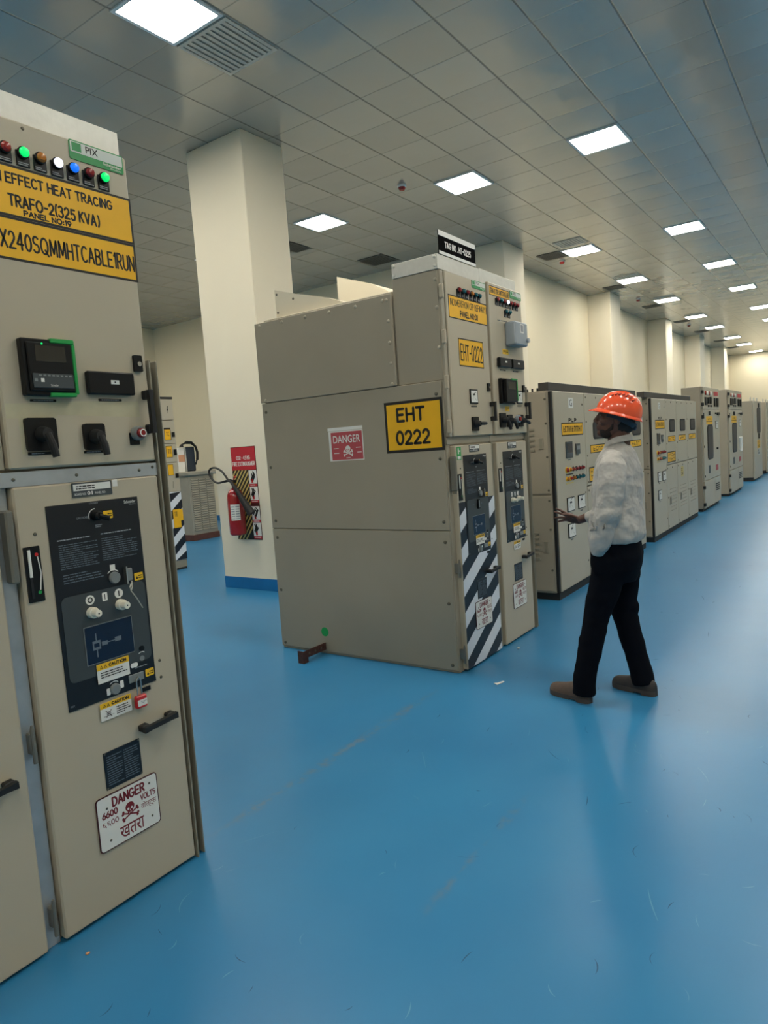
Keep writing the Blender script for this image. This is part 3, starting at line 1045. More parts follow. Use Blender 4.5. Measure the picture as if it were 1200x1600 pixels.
    # sub parts at the same depth sit on the door as further controls
    MB(fr).rr(u(1.271), u(1.461), v(.914), v(1.051), .0055, .0075, .002, 'dial_grey').rr(u(1.2735), u(1.4585), v(.9165), v(1.0485), .0075, .008, .002, 'screen_navy') \
        .box(u(1.298), u(1.328), v(.963), v(.995), .008, .0083, 'print_dim').box(u(1.303), u(1.323), v(.972), v(.986), .0083, .0085, 'screen_navy') \
        .box(u(1.311), u(1.315), v(.995), v(1.022), .008, .0083, 'print_dim').box(u(1.311), u(1.315), v(.936), v(.963), .008, .0083, 'print_dim') \
        .box(u(1.333), u(1.356), v(.972), v(.986), .008, .0083, 'print_dim').box(u(1.356), u(1.385), v(.978), v(.981), .008, .0083, 'print_dim') \
        .box(u(1.385), u(1.41), v(.973), v(.989), .008, .0083, 'print_dim').box(u(1.41), u(1.44), v(.93), v(.943), .008, .0083, 'screen_navy').build('mimic_screen', door)
    if knobs:
        for (a, b) in ((1.308, 1.098), (1.421, 1.101)):
            MB(fr).lathe(u(a), v(b), [(0, .005), (.0195, .005), (.0195, .024), (.0185, .026), (.0135, .026), (.0130, .050), (.0115, .052), (0, .052)], 'cream_knob', 24) \
                .cyl(u(a), v(b), .052, .0525, .003, 'black', 8).build('push_knob', door, label='cream push knob')
    MB(fr).lathe(u(1.41), v(1.202), [(0, .004), (.021, .004), (.021, .012), (.018, .016), (0, .016)], 'dial_grey', 20).build('round_dial', door)
    MB(fr).lathe(u(1.365), v(.803), [(0, .004), (.02, .004), (.02, .012), (.017, .016), (0, .016)], 'dial_grey', 20).build('round_dial', door)
    MB(fr).lathe(u(1.364), v(1.432), [(0, .004), (.018, .004), (.016, .03), (.012, .034), (0, .034)], 'black', 18) \
        .tube([(u(1.364), v(1.432), .03), (u(1.392), v(1.42), .045)], .009, 'black', 8).build('locking_knob', door)
    MB(fr).box(u(1.45), u(1.456), v(1.17), v(1.235), .004, .022, 'steel').box(u(1.456), u(1.482), v(1.18), v(1.225), .004, .012, 'dial_grey', .002).build('hasp', door)
    MB(fr).box(u(1.424), u(1.487), v(.802), v(.831), .004, .008, 'dial_grey', .001).build('hasp', door)
    for (a, b) in ((1.413, 1.431), (1.511, 1.187), (1.515, .818)):
        MB(fr).rr(u(a - .018), u(a + .018), v(b - .014), v(b + .014), .004, .0048, .003, 'sticker_yellow') \
            .lines(u(a - .002), u(a + .015), v(b - .009), v(b + .007), 2, .0052, 'black', 4).poly([(u(a - .013), v(b - .008)), (u(a - .004), v(b - .008)), (u(a - .008), v(b + .004))], .0052, 'black').build('yellow_tag', door)
    caution(fr, u(1.302), u(1.43), v(.839), v(.909), .0084, door, 11)
    if sticker2:
        caution(fr, u(1.30), u(1.425), v(.702), v(.766), .0046, door, 12, True)
    # door-side position indicator
    mb = MB(fr)
    mb.rr(u(1.101), u(1.154), v(1.177), v(1.36), 0, .004, .003, 'black')
    mb.box(u(1.112), u(1.12), v(1.26), v(1.35), .004, .009, 'white')
    mb.box(u(1.112), u(1.12), v(1.19), v(1.26), .004, .006, 'black_matt')
    mb.cyl(u(1.141), v(1.332), .004, .006, .006, 'red', 12)
    mb.cyl(u(1.139), v(1.207), .004, .006, .006, 'green_plastic', 12)
    mb.tube([(u(1.143), v(1.325), .006), (u(1.149), v(1.27), .006), (u(1.141), v(1.215), .006)], .002, 'white', 6)
    mb.build('position_indicator', door)
    pull_handle(fr, ((u(1.442), v(.622)), (u(1.592), v(.630))), door)
    mb = MB(fr)
    mb.box(u(1.475), u(1.512), v(.752), v(.768), 0, .006, 'black', .001)
    mb.build('latch_slot', door)
    mb = MB(fr)
    mb.box(u(1.293), u(1.442), v(.449), v(.587), 0, .003, 'fascia', .001)
    mb.lines(u(1.303), u(1.365), v(.46), v(.572), 13, .0033, 'print_dim', 21, .4)
    mb.lines(u(1.372), u(1.432), v(.46), v(.572), 13, .0033, 'print_dim', 22, .4)
    screws(mb.frame(FRONT(y - .003)), [(u(1.298), v(.582)), (u(1.437), v(.582)), (u(1.298), v(.454)), (u(1.437), v(.454))], .004, .002)
    mb.build('rating_plate', door, label='black rating plate of small print')
    danger_plate(fr, u(1.243), u(1.497), v(.234), v(.434), .0018, door)
    if hinge:
        MB(fr).box(u(1.052), u(1.078), v(1.25), v(1.485), -.03, .016, 'hinge_grey', .006).build('latch_bar', root)
        for zc in (.71, .105):
            MB(fr).box(u(1.054), u(1.076), v(zc - .03), v(zc + .04), -.04, -.008, 'hinge_grey', .003) \
                .tube([(u(1.064), v(zc - .06), -.006), (u(1.064), v(zc + .05), -.006), (u(1.064), v(zc + .068), -.006)], [.0075, .0075, .004], 'hinge_grey', 10).build('hinge', root)
    return door


def pix_carcass(root, x0, x1, yf, yb, ztop, zsplit, roof=None):
    mb = MB(FRONT(yf + .05))
    mb.box(x0, x1, 0.0, zsplit, -(yb - yf - .05), 0, 'panel_side', .003)
    return mb


# ---------------------------------------------------------------- near feeder switchgear panel
YL = 2.22
feeder = thing('switchgear_panel', (1.35, 2.9, 0), 'tall grey switchgear panel with yellow heat tracing sign and lit lamps', 'switchgear', 'medium voltage switchgear panels')
fr = FRONT(YL)
cb = MB(FRONT(YL + .046))
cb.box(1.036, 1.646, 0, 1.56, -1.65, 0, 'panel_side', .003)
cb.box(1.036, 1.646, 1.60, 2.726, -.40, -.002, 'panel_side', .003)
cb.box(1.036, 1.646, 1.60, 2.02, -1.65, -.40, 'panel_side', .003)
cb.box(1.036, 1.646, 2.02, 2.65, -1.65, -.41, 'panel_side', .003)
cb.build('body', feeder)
MB(FRONT(YL + .03)).box(1.038, 1.086, .0, 1.555, -.02, 0, 'zinc_rail', .002).build('frame_strip', feeder, label='bluish metal frame strip beside the lower door')
rail = MB(fr).box(1.036, 1.646, 1.556, 1.604, -.06, -.004, 'zinc_rail', .001)
screws(rail.frame(FRONT(YL + .004)), [(1.10, 1.58), (1.316, 1.58), (1.566, 1.58), (1.625, 1.588)], .006, .004)
rail.build('cross_rail', feeder, label='bright metal cross rail between the two doors')
MB(FRONT(YL + .02)).box(1.036, 1.632, 2.726, 2.815, -.38, 0, 'galv', .002).build('roof_box', feeder, label='bright galvanised roof box')
ud = MB(fr).box(1.092, 1.642, 1.612, 2.724, -.045, 0, 'door_grey', .006)
ud.box(1.04, 1.088, 1.612, 2.724, -.045, -.02, 'panel_grey', .003)
screws(ud, [(1.262, 2.705)], .006, .003)
ud.poly([(1.10, 1.775), (1.27, 1.778), (1.27, 1.826), (1.10, 1.822)], .0004, 'tape_residue').poly([(1.27, 1.785), (1.59, 1.778), (1.59, 1.835), (1.27, 1.832)], .0004, 'tape_residue')
ud.poly([(1.137, 1.66), (1.155, 1.66), (1.155, 1.785), (1.137, 1.785)], .0005, 'tape_residue')
ud = ud.build('upper_door', feeder)
maker_plate(fr, 1.418, 1.626, 2.659, 2.7235, ud)
for x, ln in zip((1.192, 1.2495, 1.306, 1.364, 1.421, 1.479, 1.537), ('lens_red', 'lens_green', 'lens_amber', 'lens_white', 'lens_blue', 'lens_dark_red', 'lens_green')):
    lamp(fr, x, 2.6235, ln, ud)
painted_sign(fr, 1.0945, 1.643, 2.414, 2.578, ud, [
    ('SKIN EFFECT HEAT TRACING', 1.101, 1.565, 2.518, 2.553, .0062),
    ('TRAFO-2(325 KVA)', 1.186, 1.508, 2.447, 2.488, .0068),
    ('PANEL NO:19', 1.232, 1.397, 2.424, 2.444, .0048)])
painted_sign(fr, 1.0945, 1.643, 2.277, 2.4135, ud, [
    ('X240SQMMHTCABLE1RUN', 1.146, 1.634, 2.312, 2.37, .0068)])
# protection relay
mb = MB(fr).box(1.158, 1.335, 1.846, 2.03, 0, .028, 'black', .004)
mb.build('relay_case', ud) if False else None
rel = mb.build('protection_relay', ud, label='black protection relay with green edging')
MB(fr).box(1.255, 1.338, 2.018, 2.034, .012, .034, 'green_plastic', .003).box(1.326, 1.339, 1.852, 2.02, .012, .034, 'green_plastic', .003) \
    .box(1.238, 1.33, 1.843, 1.857, .012, .034, 'green_plastic', .003).build('green_edging', rel)
MB(fr).box(1.172, 1.325, 1.86, 2.018, .028, .037, 'black', .004).build('keypad_front', rel)
MB(fr).box(1.197, 1.30, 1.956, 2.008, .037, .038, 'screen_relay', .001).build('screen', rel)
kb = MB(fr).box(1.18, 1.318, 1.87, 1.917, .037, .041, 'fascia_grey', .002)
for i in range(8):
    kb.box(1.20 + i * .0145, 1.209 + i * .0145, 1.908, 1.913, .041, .042, 'dial_grey')
kb.box(1.205, 1.216, 1.889, 1.901, .041, .0415, 'white').box(1.184, 1.194, 1.89, 1.90, .041, .0415, 'dial_grey')
kb.text('Schneider', 1.236, 1.262, 1.876, 1.883, .0415, 'white')
kb.build('key_strip', rel)
MB(fr).cyl(1.222, 2.013, .037, .039, .003, 'lens_green', 8).build('status_light', rel)
small_plate(fr, 1.182, 1.27, 1.829, 1.837, ud, 'black', 3)
# test block, lock, switches
MB(fr).box(1.382, 1.569, 1.856, 1.937, 0, .022, 'black', .005).box(1.47, 1.503, 1.893, 1.907, .022, .0225, 'paper') \
    .box(1.484, 1.489, 1.897, 1.903, .0225, .0228, 'black').build('test_block', ud, label='black rectangular test block with white tag')
small_plate(fr, 1.427, 1.519, 1.834, 1.843, ud, 'black', 4)
MB(fr).rr(1.582, 1.617, 1.945, 2.005, 0, .012, .004, 'black').cyl(1.602, 1.973, .012, .016, .009, 'steel', 14).build('cam_lock', ud)
pull_handle(fr, ((1.615, 1.875), (1.618, 1.715)), ud, .011)
rotary(fr, 1.203, 1.722, ud, .052, .054, -78)
small_plate(fr, 1.155, 1.25, 1.655, 1.665, ud, 'black', 6)
rotary(fr, 1.392, 1.709, ud, .04, .046, -80)
small_plate(fr, 1.35, 1.425, 1.652, 1.661, ud, 'black', 7)
eb = MB(fr).box(1.535, 1.578, 1.675, 1.72, 0, .004, 'black', .002).build('emergency_button', ud, label='red button under a clear guard')
MB(fr).lathe(1.567, 1.717, [(0, .004), (.027, .004), (.027, .02), (.024, .028), (.018, .028)], 'dial_grey', 18).build('guard_ring', eb)
MB(fr).lathe(1.567, 1.717, [(0, .028), (.017, .028), (.017, .04), (.012, .044), (0, .044)], 'lens_dark_red', 16).ring(1.567, 1.717, .0445, .010, .014, 'white', 14).build('button', eb)
ldoor = pix_lower_door(feeder, 0, 0, YL)
MB(fr).box(1.446, 1.466, 1.529, 1.553, 0, .001, 'paper').build('paper_tag', ldoor)
MB(FRONT(YL + .04)).box(1.649, 1.655, 0, 1.99, -.03, .045, 'post_grey').box(1.655, 1.69, 0, 1.99, -.03, .0, 'post_grey') \
    .box(1.684, 1.69, 0, 1.99, 0, .04, 'post_grey', .002).build('end_channel', feeder)

# neighbour panel, cut by the frame edge
nb = thing('switchgear_panel', (.72, 2.9, 0), 'grey switchgear panel cut off by the picture edge beside the heat tracing panel', 'switchgear', 'medium voltage switchgear panels')
cb = MB(FRONT(YL + .046))
cb.box(.424, 1.032, 0, 1.60, -1.65, 0, 'panel_side', .003)
cb.box(.424, 1.032, 1.60, 2.726, -.40, 0, 'panel_side', .003)
cb.box(.424, 1.032, 1.601, 2.6, -1.65, -.41, 'panel_side', .003)
cb.build('body', nb)
d = MB(fr).box(.478, 1.03, .012, 1.555, -.045, 0, 'door_grey', .006).build('lower_door', nb)
pull_handle(fr, ((.83, .622), (.98, .628)), d)
MB(fr).box(.478, 1.03, 1.612, 2.724, -.045, 0, 'door_grey', .006).build('upper_door', nb)
MB(FRONT(YL + .02)).box(.424, 1.032, 2.726, 2.815, -.38, 0, 'galv', .002).build('roof_box', nb)

# padlock and cable tie hanging on the feeder door
pl = thing('padlock', (1.455, 2.205, .70), 'red safety padlock hanging from the hasp beside the lower caution sticker', 'padlock')
mb = MB(FRONT(2.205))
mb.tube([(1.447, .745, 0), (1.447, .80, 0), (1.449, .812, 0), (1.456, .819, 0), (1.463, .812, 0), (1.465, .80, 0), (1.465, .745, 0)], .003, 'steel', 8)
mb.build('shackle', pl)
MB(FRONT(2.205)).box(1.434, 1.479, .703, .75, -.008, .012, 'red', .004).build('lock_body', pl)
MB(FRONT(2.205)).box(1.437, 1.476, .712, .735, .012, .0125, 'paper').lines(1.45, 1.474, .72, .73, 2, .0128, 'print_grey', 3).build('tag_label', pl)
ct = MB(FRONT(2.195))
ct.tube([(1.466, 1.18, 0), (1.458, 1.16, .012), (1.446, 1.15, .02), (1.443, 1.163, .02), (1.455, 1.172, .012)], .0028, 'tie_clear', 6)
ct.tube([(1.446, 1.15, .018), (1.466, 1.115, .022), (1.492, 1.075, .012)], .0022, 'tie_clear', 6)
tag(ct.build('cable_tie', None, (1.46, 2.208, 1.15)), 'loose pale cable tie hanging from the hasp by the round dial', 'cable tie')

# ---------------------------------------------------------------- big switchgear: incomer panel and transformer panel
YE = 2.27
inc = thing('switchgear_panel', (4.34, 3.1, 0), 'grey incomer switchgear panel with EHT 0222 side sign and striped lower door', 'switchgear', 'medium voltage switchgear panels')
fr = FRONT(YE)
sd = SIDE(4.02)
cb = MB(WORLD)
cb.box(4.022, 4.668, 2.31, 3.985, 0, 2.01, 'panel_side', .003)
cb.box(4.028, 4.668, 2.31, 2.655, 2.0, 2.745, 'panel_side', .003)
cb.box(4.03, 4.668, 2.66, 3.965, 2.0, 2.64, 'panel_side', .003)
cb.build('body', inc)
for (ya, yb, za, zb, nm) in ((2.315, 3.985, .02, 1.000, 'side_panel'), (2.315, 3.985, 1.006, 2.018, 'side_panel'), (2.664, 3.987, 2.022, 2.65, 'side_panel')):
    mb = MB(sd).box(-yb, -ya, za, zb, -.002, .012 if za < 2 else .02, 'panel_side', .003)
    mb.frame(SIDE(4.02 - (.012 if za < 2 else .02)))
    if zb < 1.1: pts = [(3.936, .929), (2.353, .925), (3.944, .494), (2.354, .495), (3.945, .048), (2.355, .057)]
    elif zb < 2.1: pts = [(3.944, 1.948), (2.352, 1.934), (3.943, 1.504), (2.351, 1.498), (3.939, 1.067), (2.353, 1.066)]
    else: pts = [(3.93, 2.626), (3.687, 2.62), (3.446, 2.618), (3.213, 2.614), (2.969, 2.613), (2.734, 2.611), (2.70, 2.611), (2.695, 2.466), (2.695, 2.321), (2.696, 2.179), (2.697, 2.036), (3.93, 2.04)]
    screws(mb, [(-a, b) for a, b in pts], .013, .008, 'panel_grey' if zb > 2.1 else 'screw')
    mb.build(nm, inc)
mb = MB(SIDE(4.028)).box(-2.655, -2.30, 2.022, 2.74, -.002, .006, 'panel_side', .002)
mb.frame(SIDE(4.022))
screws(mb, [(-2.315, 2.498), (-2.315, 2.237), (-2.315, 2.68)], .013, .008, 'panel_grey')
mb.build('side_panel', inc)
mb = MB(WORLD).box(4.02, 4.62, 2.29, 2.652, 2.745, 2.842, 'galv', .002)
mb.frame(SIDE(4.02))
screws(mb, [(-2.31, 2.825), (-2.31, 2.768), (-2.635, 2.825), (-2.635, 2.765)], .012, .008, 'galv')
mb.build('roof_box', inc, label='bright metal roof box')
mb = MB(WORLD).box(4.05, 4.66, 2.68, 3.93, 2.64, 2.674, 'panel_grey', .004)
mb.build('top_lip', inc)
# gas exhaust hoods on the rear duct
mb = MB(SIDE(4.09))
mb.prism([(-3.82, 2.674), (-3.10, 2.674), (-3.30, 2.75), (-3.61, 2.835), (-3.82, 2.90)], -.5, 0, 'column_cream')
screws(mb, [(-3.80, 2.86), (-3.80, 2.72), (-3.63, 2.80)], .01, .006)
mb.build('exhaust_hood', inc, label='cream sloping exhaust hood on the roof')
# painted board signs on the side
mb = MB(SIDE(4.008))
mb.box(-2.785, -2.309, 1.555, 1.912, 0, .002, 'paint_black', .001)
mb.box(-2.765, -2.329, 1.575, 1.892, .002, .0024, 'yellow')
stroke_text(mb, 'EHT', -2.685, -2.448, 1.765, 1.868, .0028, 'paint_black', .019, 3, .005)
stroke_text(mb, '0222', -2.70, -2.415, 1.605, 1.712, .0028, 'paint_black', .019, 4, .005)
mb.build('painted_sign', inc, label='large yellow board reading EHT 0222 in black')
mb = MB(SIDE(4.008))
mb.box(-3.312, -2.99, 1.523, 1.745, 0, .0015, 'paper')
mb.box(-3.318, -2.99, 1.748, 1.772, 0, .0012, 'paper')
mb.box(-3.29, -2.998, 1.53, 1.737, .0015, .0019, 'sign_pink_red')
mb.text('DANGER', -3.27, -3.015, 1.655, 1.712, .0023, 'paper', .012)
skull(mb, -3.135, 1.60, .04, .0023, 'paper', 'sign_pink_red')
for (a, b, z) in ((-3.27, -3.22, 1.61), (-3.27, -3.22, 1.575), (-3.06, -3.01, 1.61), (-3.05, -3.01, 1.575), (-3.155, -3.115, 1.537)):
    mb.lines(a, b, z, z + .012, 1, .0023, 'paper', int(z * 1000))
mb.build('danger_sign', inc, label='pinkish red DANGER notice with white skull')
MB(SIDE(4.008)).cyl(-3.505, .18, 0, .001, .037, 'green_plastic', 24).build('round_sticker', inc, label='small dark green round sticker')
# tag board
mb = MB(FRONT(2.285)).box(4.047, 4.567, 2.845, 2.998, -.006, 0, 'tag_black', .001)
mb.box(4.047, 4.567, 2.965, 2.998, 0, .001, 'white').box(4.047, 4.567, 2.845, 2.865, 0, .001, 'white')
stroke_text(mb, 'TAG NO . HT-0225', 4.125, 4.495, 2.893, 2.937, .0012, 'white', .0085, 1, 0)
mb.build('tag_board', inc, label='black and white board reading TAG NO HT-0225')
# front
MB(FRONT(YE + .03)).box(4.022, 4.668, 1.59, 1.636, -.05, 0, 'panel_grey', .001).build('cross_rail', inc)
ud = MB(fr).box(4.075, 4.672, 1.64, 2.738, -.045, 0, 'door_grey', .006)
ud.box(4.03, 4.07, 1.64, 2.738, -.045, -.012, 'panel_grey', .003)
ud = ud.build('upper_door', inc)
for z in (2.60, 2.303, 2.006, 1.71):
    MB(fr).box(4.018, 4.04, z - .045, z + .045, -.02, .008, 'door_grey', .004).build('hinge', inc)
maker_plate(fr, 4.453, 4.664, 2.682, 2.737, ud)
for x, ln in zip((4.243, 4.305, 4.363, 4.426, 4.486, 4.545), ('lens_dark_red', 'lens_teal', 'lens_dark_red', 'lens_amber', 'lens_teal', 'lens_teal')):
    lamp(fr, x, 2.632, ln, ud)
painted_sign(fr, 4.10, 4.67, 2.435, 2.59, ud, [
    ('INCOMER(FROM CPP REFINARY)', 4.122, 4.662, 2.52, 2.567, .0055), ('PANEL NO:01', 4.255, 4.52, 2.455, 2.498, .0085)])
painted_sign(fr, 4.208, 4.577, 2.12, 2.311, ud, [('EHT-0222', 4.228, 4.563, 2.158, 2.275, .0115)])
meter(fr, 4.327, 4.441, 1.864, 1.966, ud)
small_plate(fr, 4.345, 4.425, 1.842, 1.851, ud, 'black', 3)
MB(fr).rr(4.607, 4.642, 1.958, 2.016, 0, .012, .004, 'black').cyl(4.625, 1.986, .012, .016, .008, 'steel', 12).build('cam_lock', ud)
pull_handle(fr, ((4.645, 1.88), (4.648, 1.74)), ud, .012)
rotary(fr, 4.38, 1.722, ud, .045, .05, 0)
ld = pix_lower_door(inc, 2.985, .023, YE, knobs=False, striped=True, sticker2=False)
MB(fr).box(4.092, 4.152, 1.48, 1.567, .0005, .0015, 'green_plastic').box(4.10, 4.144, 1.485, 1.505, .0015, .0018, 'paper').box(4.108, 4.122, 1.52, 1.56, .0015, .0018, 'paper') \
    .box(4.126, 4.142, 1.535, 1.545, .0015, .0018, 'paper').build('green_sticker', ld)

trp = thing('switchgear_panel', (4.99, 3.1, 0), 'grey switchgear panel between the striped incomer and the man, with meters and relay', 'switchgear', 'medium voltage switchgear panels')
cb = MB(WORLD)
cb.box(4.672, 5.30, 2.31, 3.985, 0, 1.636, 'panel_side', .003)
cb.box(4.672, 5.30, 2.31, 2.655, 1.64, 2.745, 'panel_side', .003)
cb.box(4.672, 5.30, 2.66, 3.965, 1.64, 2.64, 'panel_side', .003)
cb.build('body', trp)
MB(WORLD).box(4.626, 5.25, 2.292, 2.652, 2.747, 2.85, 'galv', .002).build('roof_box', trp, label='bright metal roof box')
mb = MB(SIDE(4.75))
mb.prism([(-3.70, 2.645), (-3.05, 2.645), (-3.05, 2.76), (-3.20, 2.88), (-3.36, 2.965), (-3.70, 3.085)], -.5, 0, 'column_cream')
mb.build('exhaust_hood', trp, label='tall cream exhaust hood on the roof')
ud = MB(fr).box(4.715, 5.302, 1.64, 2.765, -.045, 0, 'door_grey', .006).build('upper_door', trp)
painted_sign(fr, 4.728, 5.078, 2.672, 2.742, ud, [('TRAFO TR.SWITCHGEAR', 4.74, 5.068, 2.688, 2.727, .0065)], .006)
maker_plate(fr, 5.094, 5.30, 2.695, 2.752, ud)
for x, ln in zip((4.843, 4.906, 4.965, 5.02, 5.08, 5.142, 5.204), ('lens_dark_red', 'lens_teal', 'lens_dark_red', 'lens_white', 'lens_dark_red', 'lens_dark_red', 'lens_dark_red')):
    lamp(fr, x, 2.65, ln, ud)
for x in (4.988, 5.052):
    lamp(fr, x, 2.577, 'lens_teal', ud)
mb = MB(fr).box(4.965, 5.20, 2.315, 2.495, 0, .09, 'grey_plastic', .01)
mb.box(5.055, 5.12, 2.41, 2.48, .09, .091, 'paper').box(5.065, 5.11, 2.42, 2.47, .091, .0912, 'print_grey')
mb.cyl(5.175, 2.36, .09, .11, .018, 'grey_plastic', 12)
mb.build('meter_box', ud, label='pale blue-grey plastic meter box')
MB(fr).tube([(4.81, 2.492, .02), (4.965, 2.496, .02)], .004, 'steel', 6).build('rod', ud)
for (a, b, c, e) in ((4.91, 5.015, 2.25, 2.288), (4.90, 4.976, 1.812, 1.85)):
    MB(fr).box(a, b, c, e, 0, .001, 'sticker_yellow').lines(a + .01, b - .01, c + .006, e - .006, 3, .0013, 'rust', 7).build('yellow_tag', ud)
for (a, b) in ((4.795, 5.003), (5.028, 5.247)):
    MB(fr).box(a, b, 2.146, 2.217, 0, .03, 'black', .006).box(a + .09, a + .125, 2.18, 2.192, .03, .0305, 'paper').build('test_block', ud)
    small_plate(fr, a + .05, a + .15, 2.122, 2.131, ud, 'black', 5)
mb = MB(fr).box(4.80, 5.03, 1.868, 2.06, 0, .03, 'black', .004).box(4.82, 5.02, 1.88, 2.05, .03, .06, 'black', .004)
rel2 = mb.build('protection_relay', ud)
MB(fr).box(4.92, 5.02, 2.045, 2.058, .05, .063, 'green_plastic', .002).box(5.008, 5.02, 1.89, 2.04, .05, .063, 'green_plastic', .002).build('green_edging', rel2)
MB(fr).box(4.85, 4.98, 1.975, 2.03, .06, .061, 'screen_relay').build('screen', rel2)
meter(fr, 5.115, 5.224, 1.874, 1.977, ud)
meter(fr, 5.044, 5.082, 1.868, 1.974, ud)
small_plate(fr, 5.13, 5.21, 1.852, 1.86, ud, 'black', 3)
MB(fr).rr(5.24, 5.275, 1.964, 2.022, 0, .012, .004, 'black').cyl(5.257, 1.992, .012, .016, .008, 'steel', 12).build('cam_lock', ud)
pull_handle(fr, ((5.285, 1.885), (5.288, 1.748)), ud, .012)
rotary(fr, 4.835, 1.745, ud, .05, .055, -65)
rotary(fr, 4.962, 1.738, ud, .042, .048, -65)
eb = MB(fr).box(5.07, 5.12, 1.72, 1.77, 0, .004, 'black', .002).build('emergency_button', ud)
MB(fr).lathe(5.10, 1.752, [(0, .004), (.03, .004), (.03, .03), (.02, .03)], 'grey_plastic', 16).lathe(5.10, 1.752, [(0, .028), (.017, .028), (.016, .042), (0, .044)], 'lens_dark_red', 14).build('button', eb)
rotary(fr, 5.168, 1.738, ud, .042, .048, -20)
MB(FRONT(YE + .03)).box(4.672, 5.30, 1.592, 1.634, -.03, 0, 'panel_grey', .001).build('cross_rail', trp)
pix_lower_door(trp, 3.622, .022, YE, knobs=True, striped=False, sticker2=True, hinge=False)
MB(FRONT(YE + .025)).box(4.684, 4.708, 1.64, 2.74, -.012, 0, 'post_grey').box(4.672, 4.698, .01, 1.585, -.012, 0, 'post_grey').build('centre_post', trp)
MB(FRONT(YE + .04)).box(5.304, 5.31, 0, 2.01, -.03, .045, 'post_grey').box(5.31, 5.34, 0, 2.01, -.03, 0, 'post_grey').box(5.334, 5.34, 0, 2.01, 0, .04, 'post_grey').build('end_channel', trp)

# rusty steel angle on the floor at the switchgear foot
ab = MB(WORLD).box(3.742, 4.003, 3.50, 3.507, .038, .096, 'rust', .001).box(3.742, 4.003, 3.507, 3.56, .038, .045, 'rust', .001)
ab.box(3.742, 3.79, 3.501, 3.508, 0, .06, 'rust', .001).box(3.735, 3.742, 3.50, 3.56, 0, .096, 'rust', .001)
ab.frame(FRONT(3.50))
for x in (3.80, 3.87, 3.94):
    ab.cyl(x, .068, -.001, .005, .009, 'screw', 6)
tag(ab.build('steel_bracket', None, (3.86, 3.53, 0)), 'short rusty brown steel bracket on the floor at the foot of the EHT 0222 switchgear', 'bracket')


# ---------------------------------------------------------------- motor control centres
def quarter_handle(fr, u, v, parent):
    MB(fr).box(u - .05, u + .05, v - .065, v + .065, 0, .004, 'cabinet_side', .002).box(u - .02, u + .045, v - .05, v + .05, .004, .008, 'cabinet_side', .002) \
        .box(u - .03, u - .02, v - .05, v + .05, .004, .02, 'steel').build('door_handle', parent)


def mcc_control_door(root, fr, x0, x1, z0, z1, sc=1.0, key='a'):
    """first tall door: logo tag, painted sign, meters, lamp rows, ammeters; sc squeezes it in x"""
    X = lambda a: x0 + (a - 6.30) * sc
    d = MB(fr).box(x0, x1, z0, z1, -.03, 0, 'cabinet_grey', .005)
    screws(d, [(x1 - .06, z1 - .12), (x1 - .05, .98), (x1 - .05, .25)], .012, .006)
    d = d.build('door', root)
    MB(fr).box(X(6.70), X(6.83), 1.865, 1.965, 0, .001, 'paper').text('G', X(6.73), X(6.80), 1.88, 1.95, .0013, 'paint_black', .0).build('logo_tag', d)
    stroke_text(MB(fr), 'PLP', X(6.68), X(6.91), 1.722, 1.764, .001, 'paint_black', .012).build('painted_mark', d)
    mb = MB(fr)
    mb.box(X(6.48), X(7.10), 1.588, 1.719, 0, .0006, 'paint_black').box(X(6.495), X(7.085), 1.60, 1.708, .0006, .0009, 'yellow')
    mb.strokes(X(6.52), X(7.07), 1.625, 1.685, 11, .0011, 'paint_black', 4)
    mb.build('painted_sign', d)
    MB(fr).box(X(6.565), X(6.74), 1.368, 1.53, 0, .012, 'fascia_grey', .003).box(X(6.58), X(6.725), 1.42, 1.515, .012, .013, 'screen_navy').build('digital_meter', d)
    MB(fr).box(X(6.843), X(6.96), 1.396, 1.502, 0, .012, 'fascia_grey', .003).box(X(6.86), X(6.945), 1.44, 1.48, .012, .013, 'dial_grey').build('digital_meter', d)
    small_plate(fr, X(6.62), X(6.69), 1.345, 1.353, d, 'black', 2)
    small_plate(fr, X(6.87), X(6.93), 1.38, 1.388, d, 'black', 2)
    for r_, (zc, cols) in enumerate(((1.25, ('lens_red', 'lens_amber', 'lens_red', 'lens_dark_red', 'lens_dark_red', 'lens_dark_red')),
                                     (1.162, ('lens_amber', 'lens_red', 'lens_amber', 'lens_teal', 'lens_teal', 'lens_teal')))):
        for i, ln in enumerate(cols):
            x = X(6.565 + i * .092)
            big = 1.5 if (i == 0 and r_ == 0) else 1.1
            o = MB(fr).cyl(x, zc, 0, .008, .022 * big, 'sticker_yellow' if i < 2 else 'black', 14).build('indicator_lamp', d)
            MB(fr).lathe(x, zc, [(0, .008), (.015 * big, .008), (.015 * big, .022), (.01, .03), (0, .03)], ln, 12).build('lens', o)
        MB(fr).box(X(6.54), X(6.75), zc - .052, zc - .04, 0, .002, 'pale_yellow' if r_ else 'black').build('nameplate', d)
    for (a, z) in ((6.638, .903), (6.953, .90), (6.638, .64)):
        meter(fr, X(a) - .1 * sc, X(a) + .1 * sc, z - .072, z + .072, d)
        small_plate(fr, X(a) - .035 * sc, X(a) + .035 * sc, z - .1, z - .09, d, 'black', 2)
    return d


def slot_window(fr, u0, u1, v0, v1, parent, r=.05):
    MB(fr).rr(u0, u1, v0, v1, 0, .006, r, 'gasket').rr(u0 + .025, u1 - .025, v0 + .02, v1 - .02, .006, .008, r * .8, 'window_dark').build('window', parent)


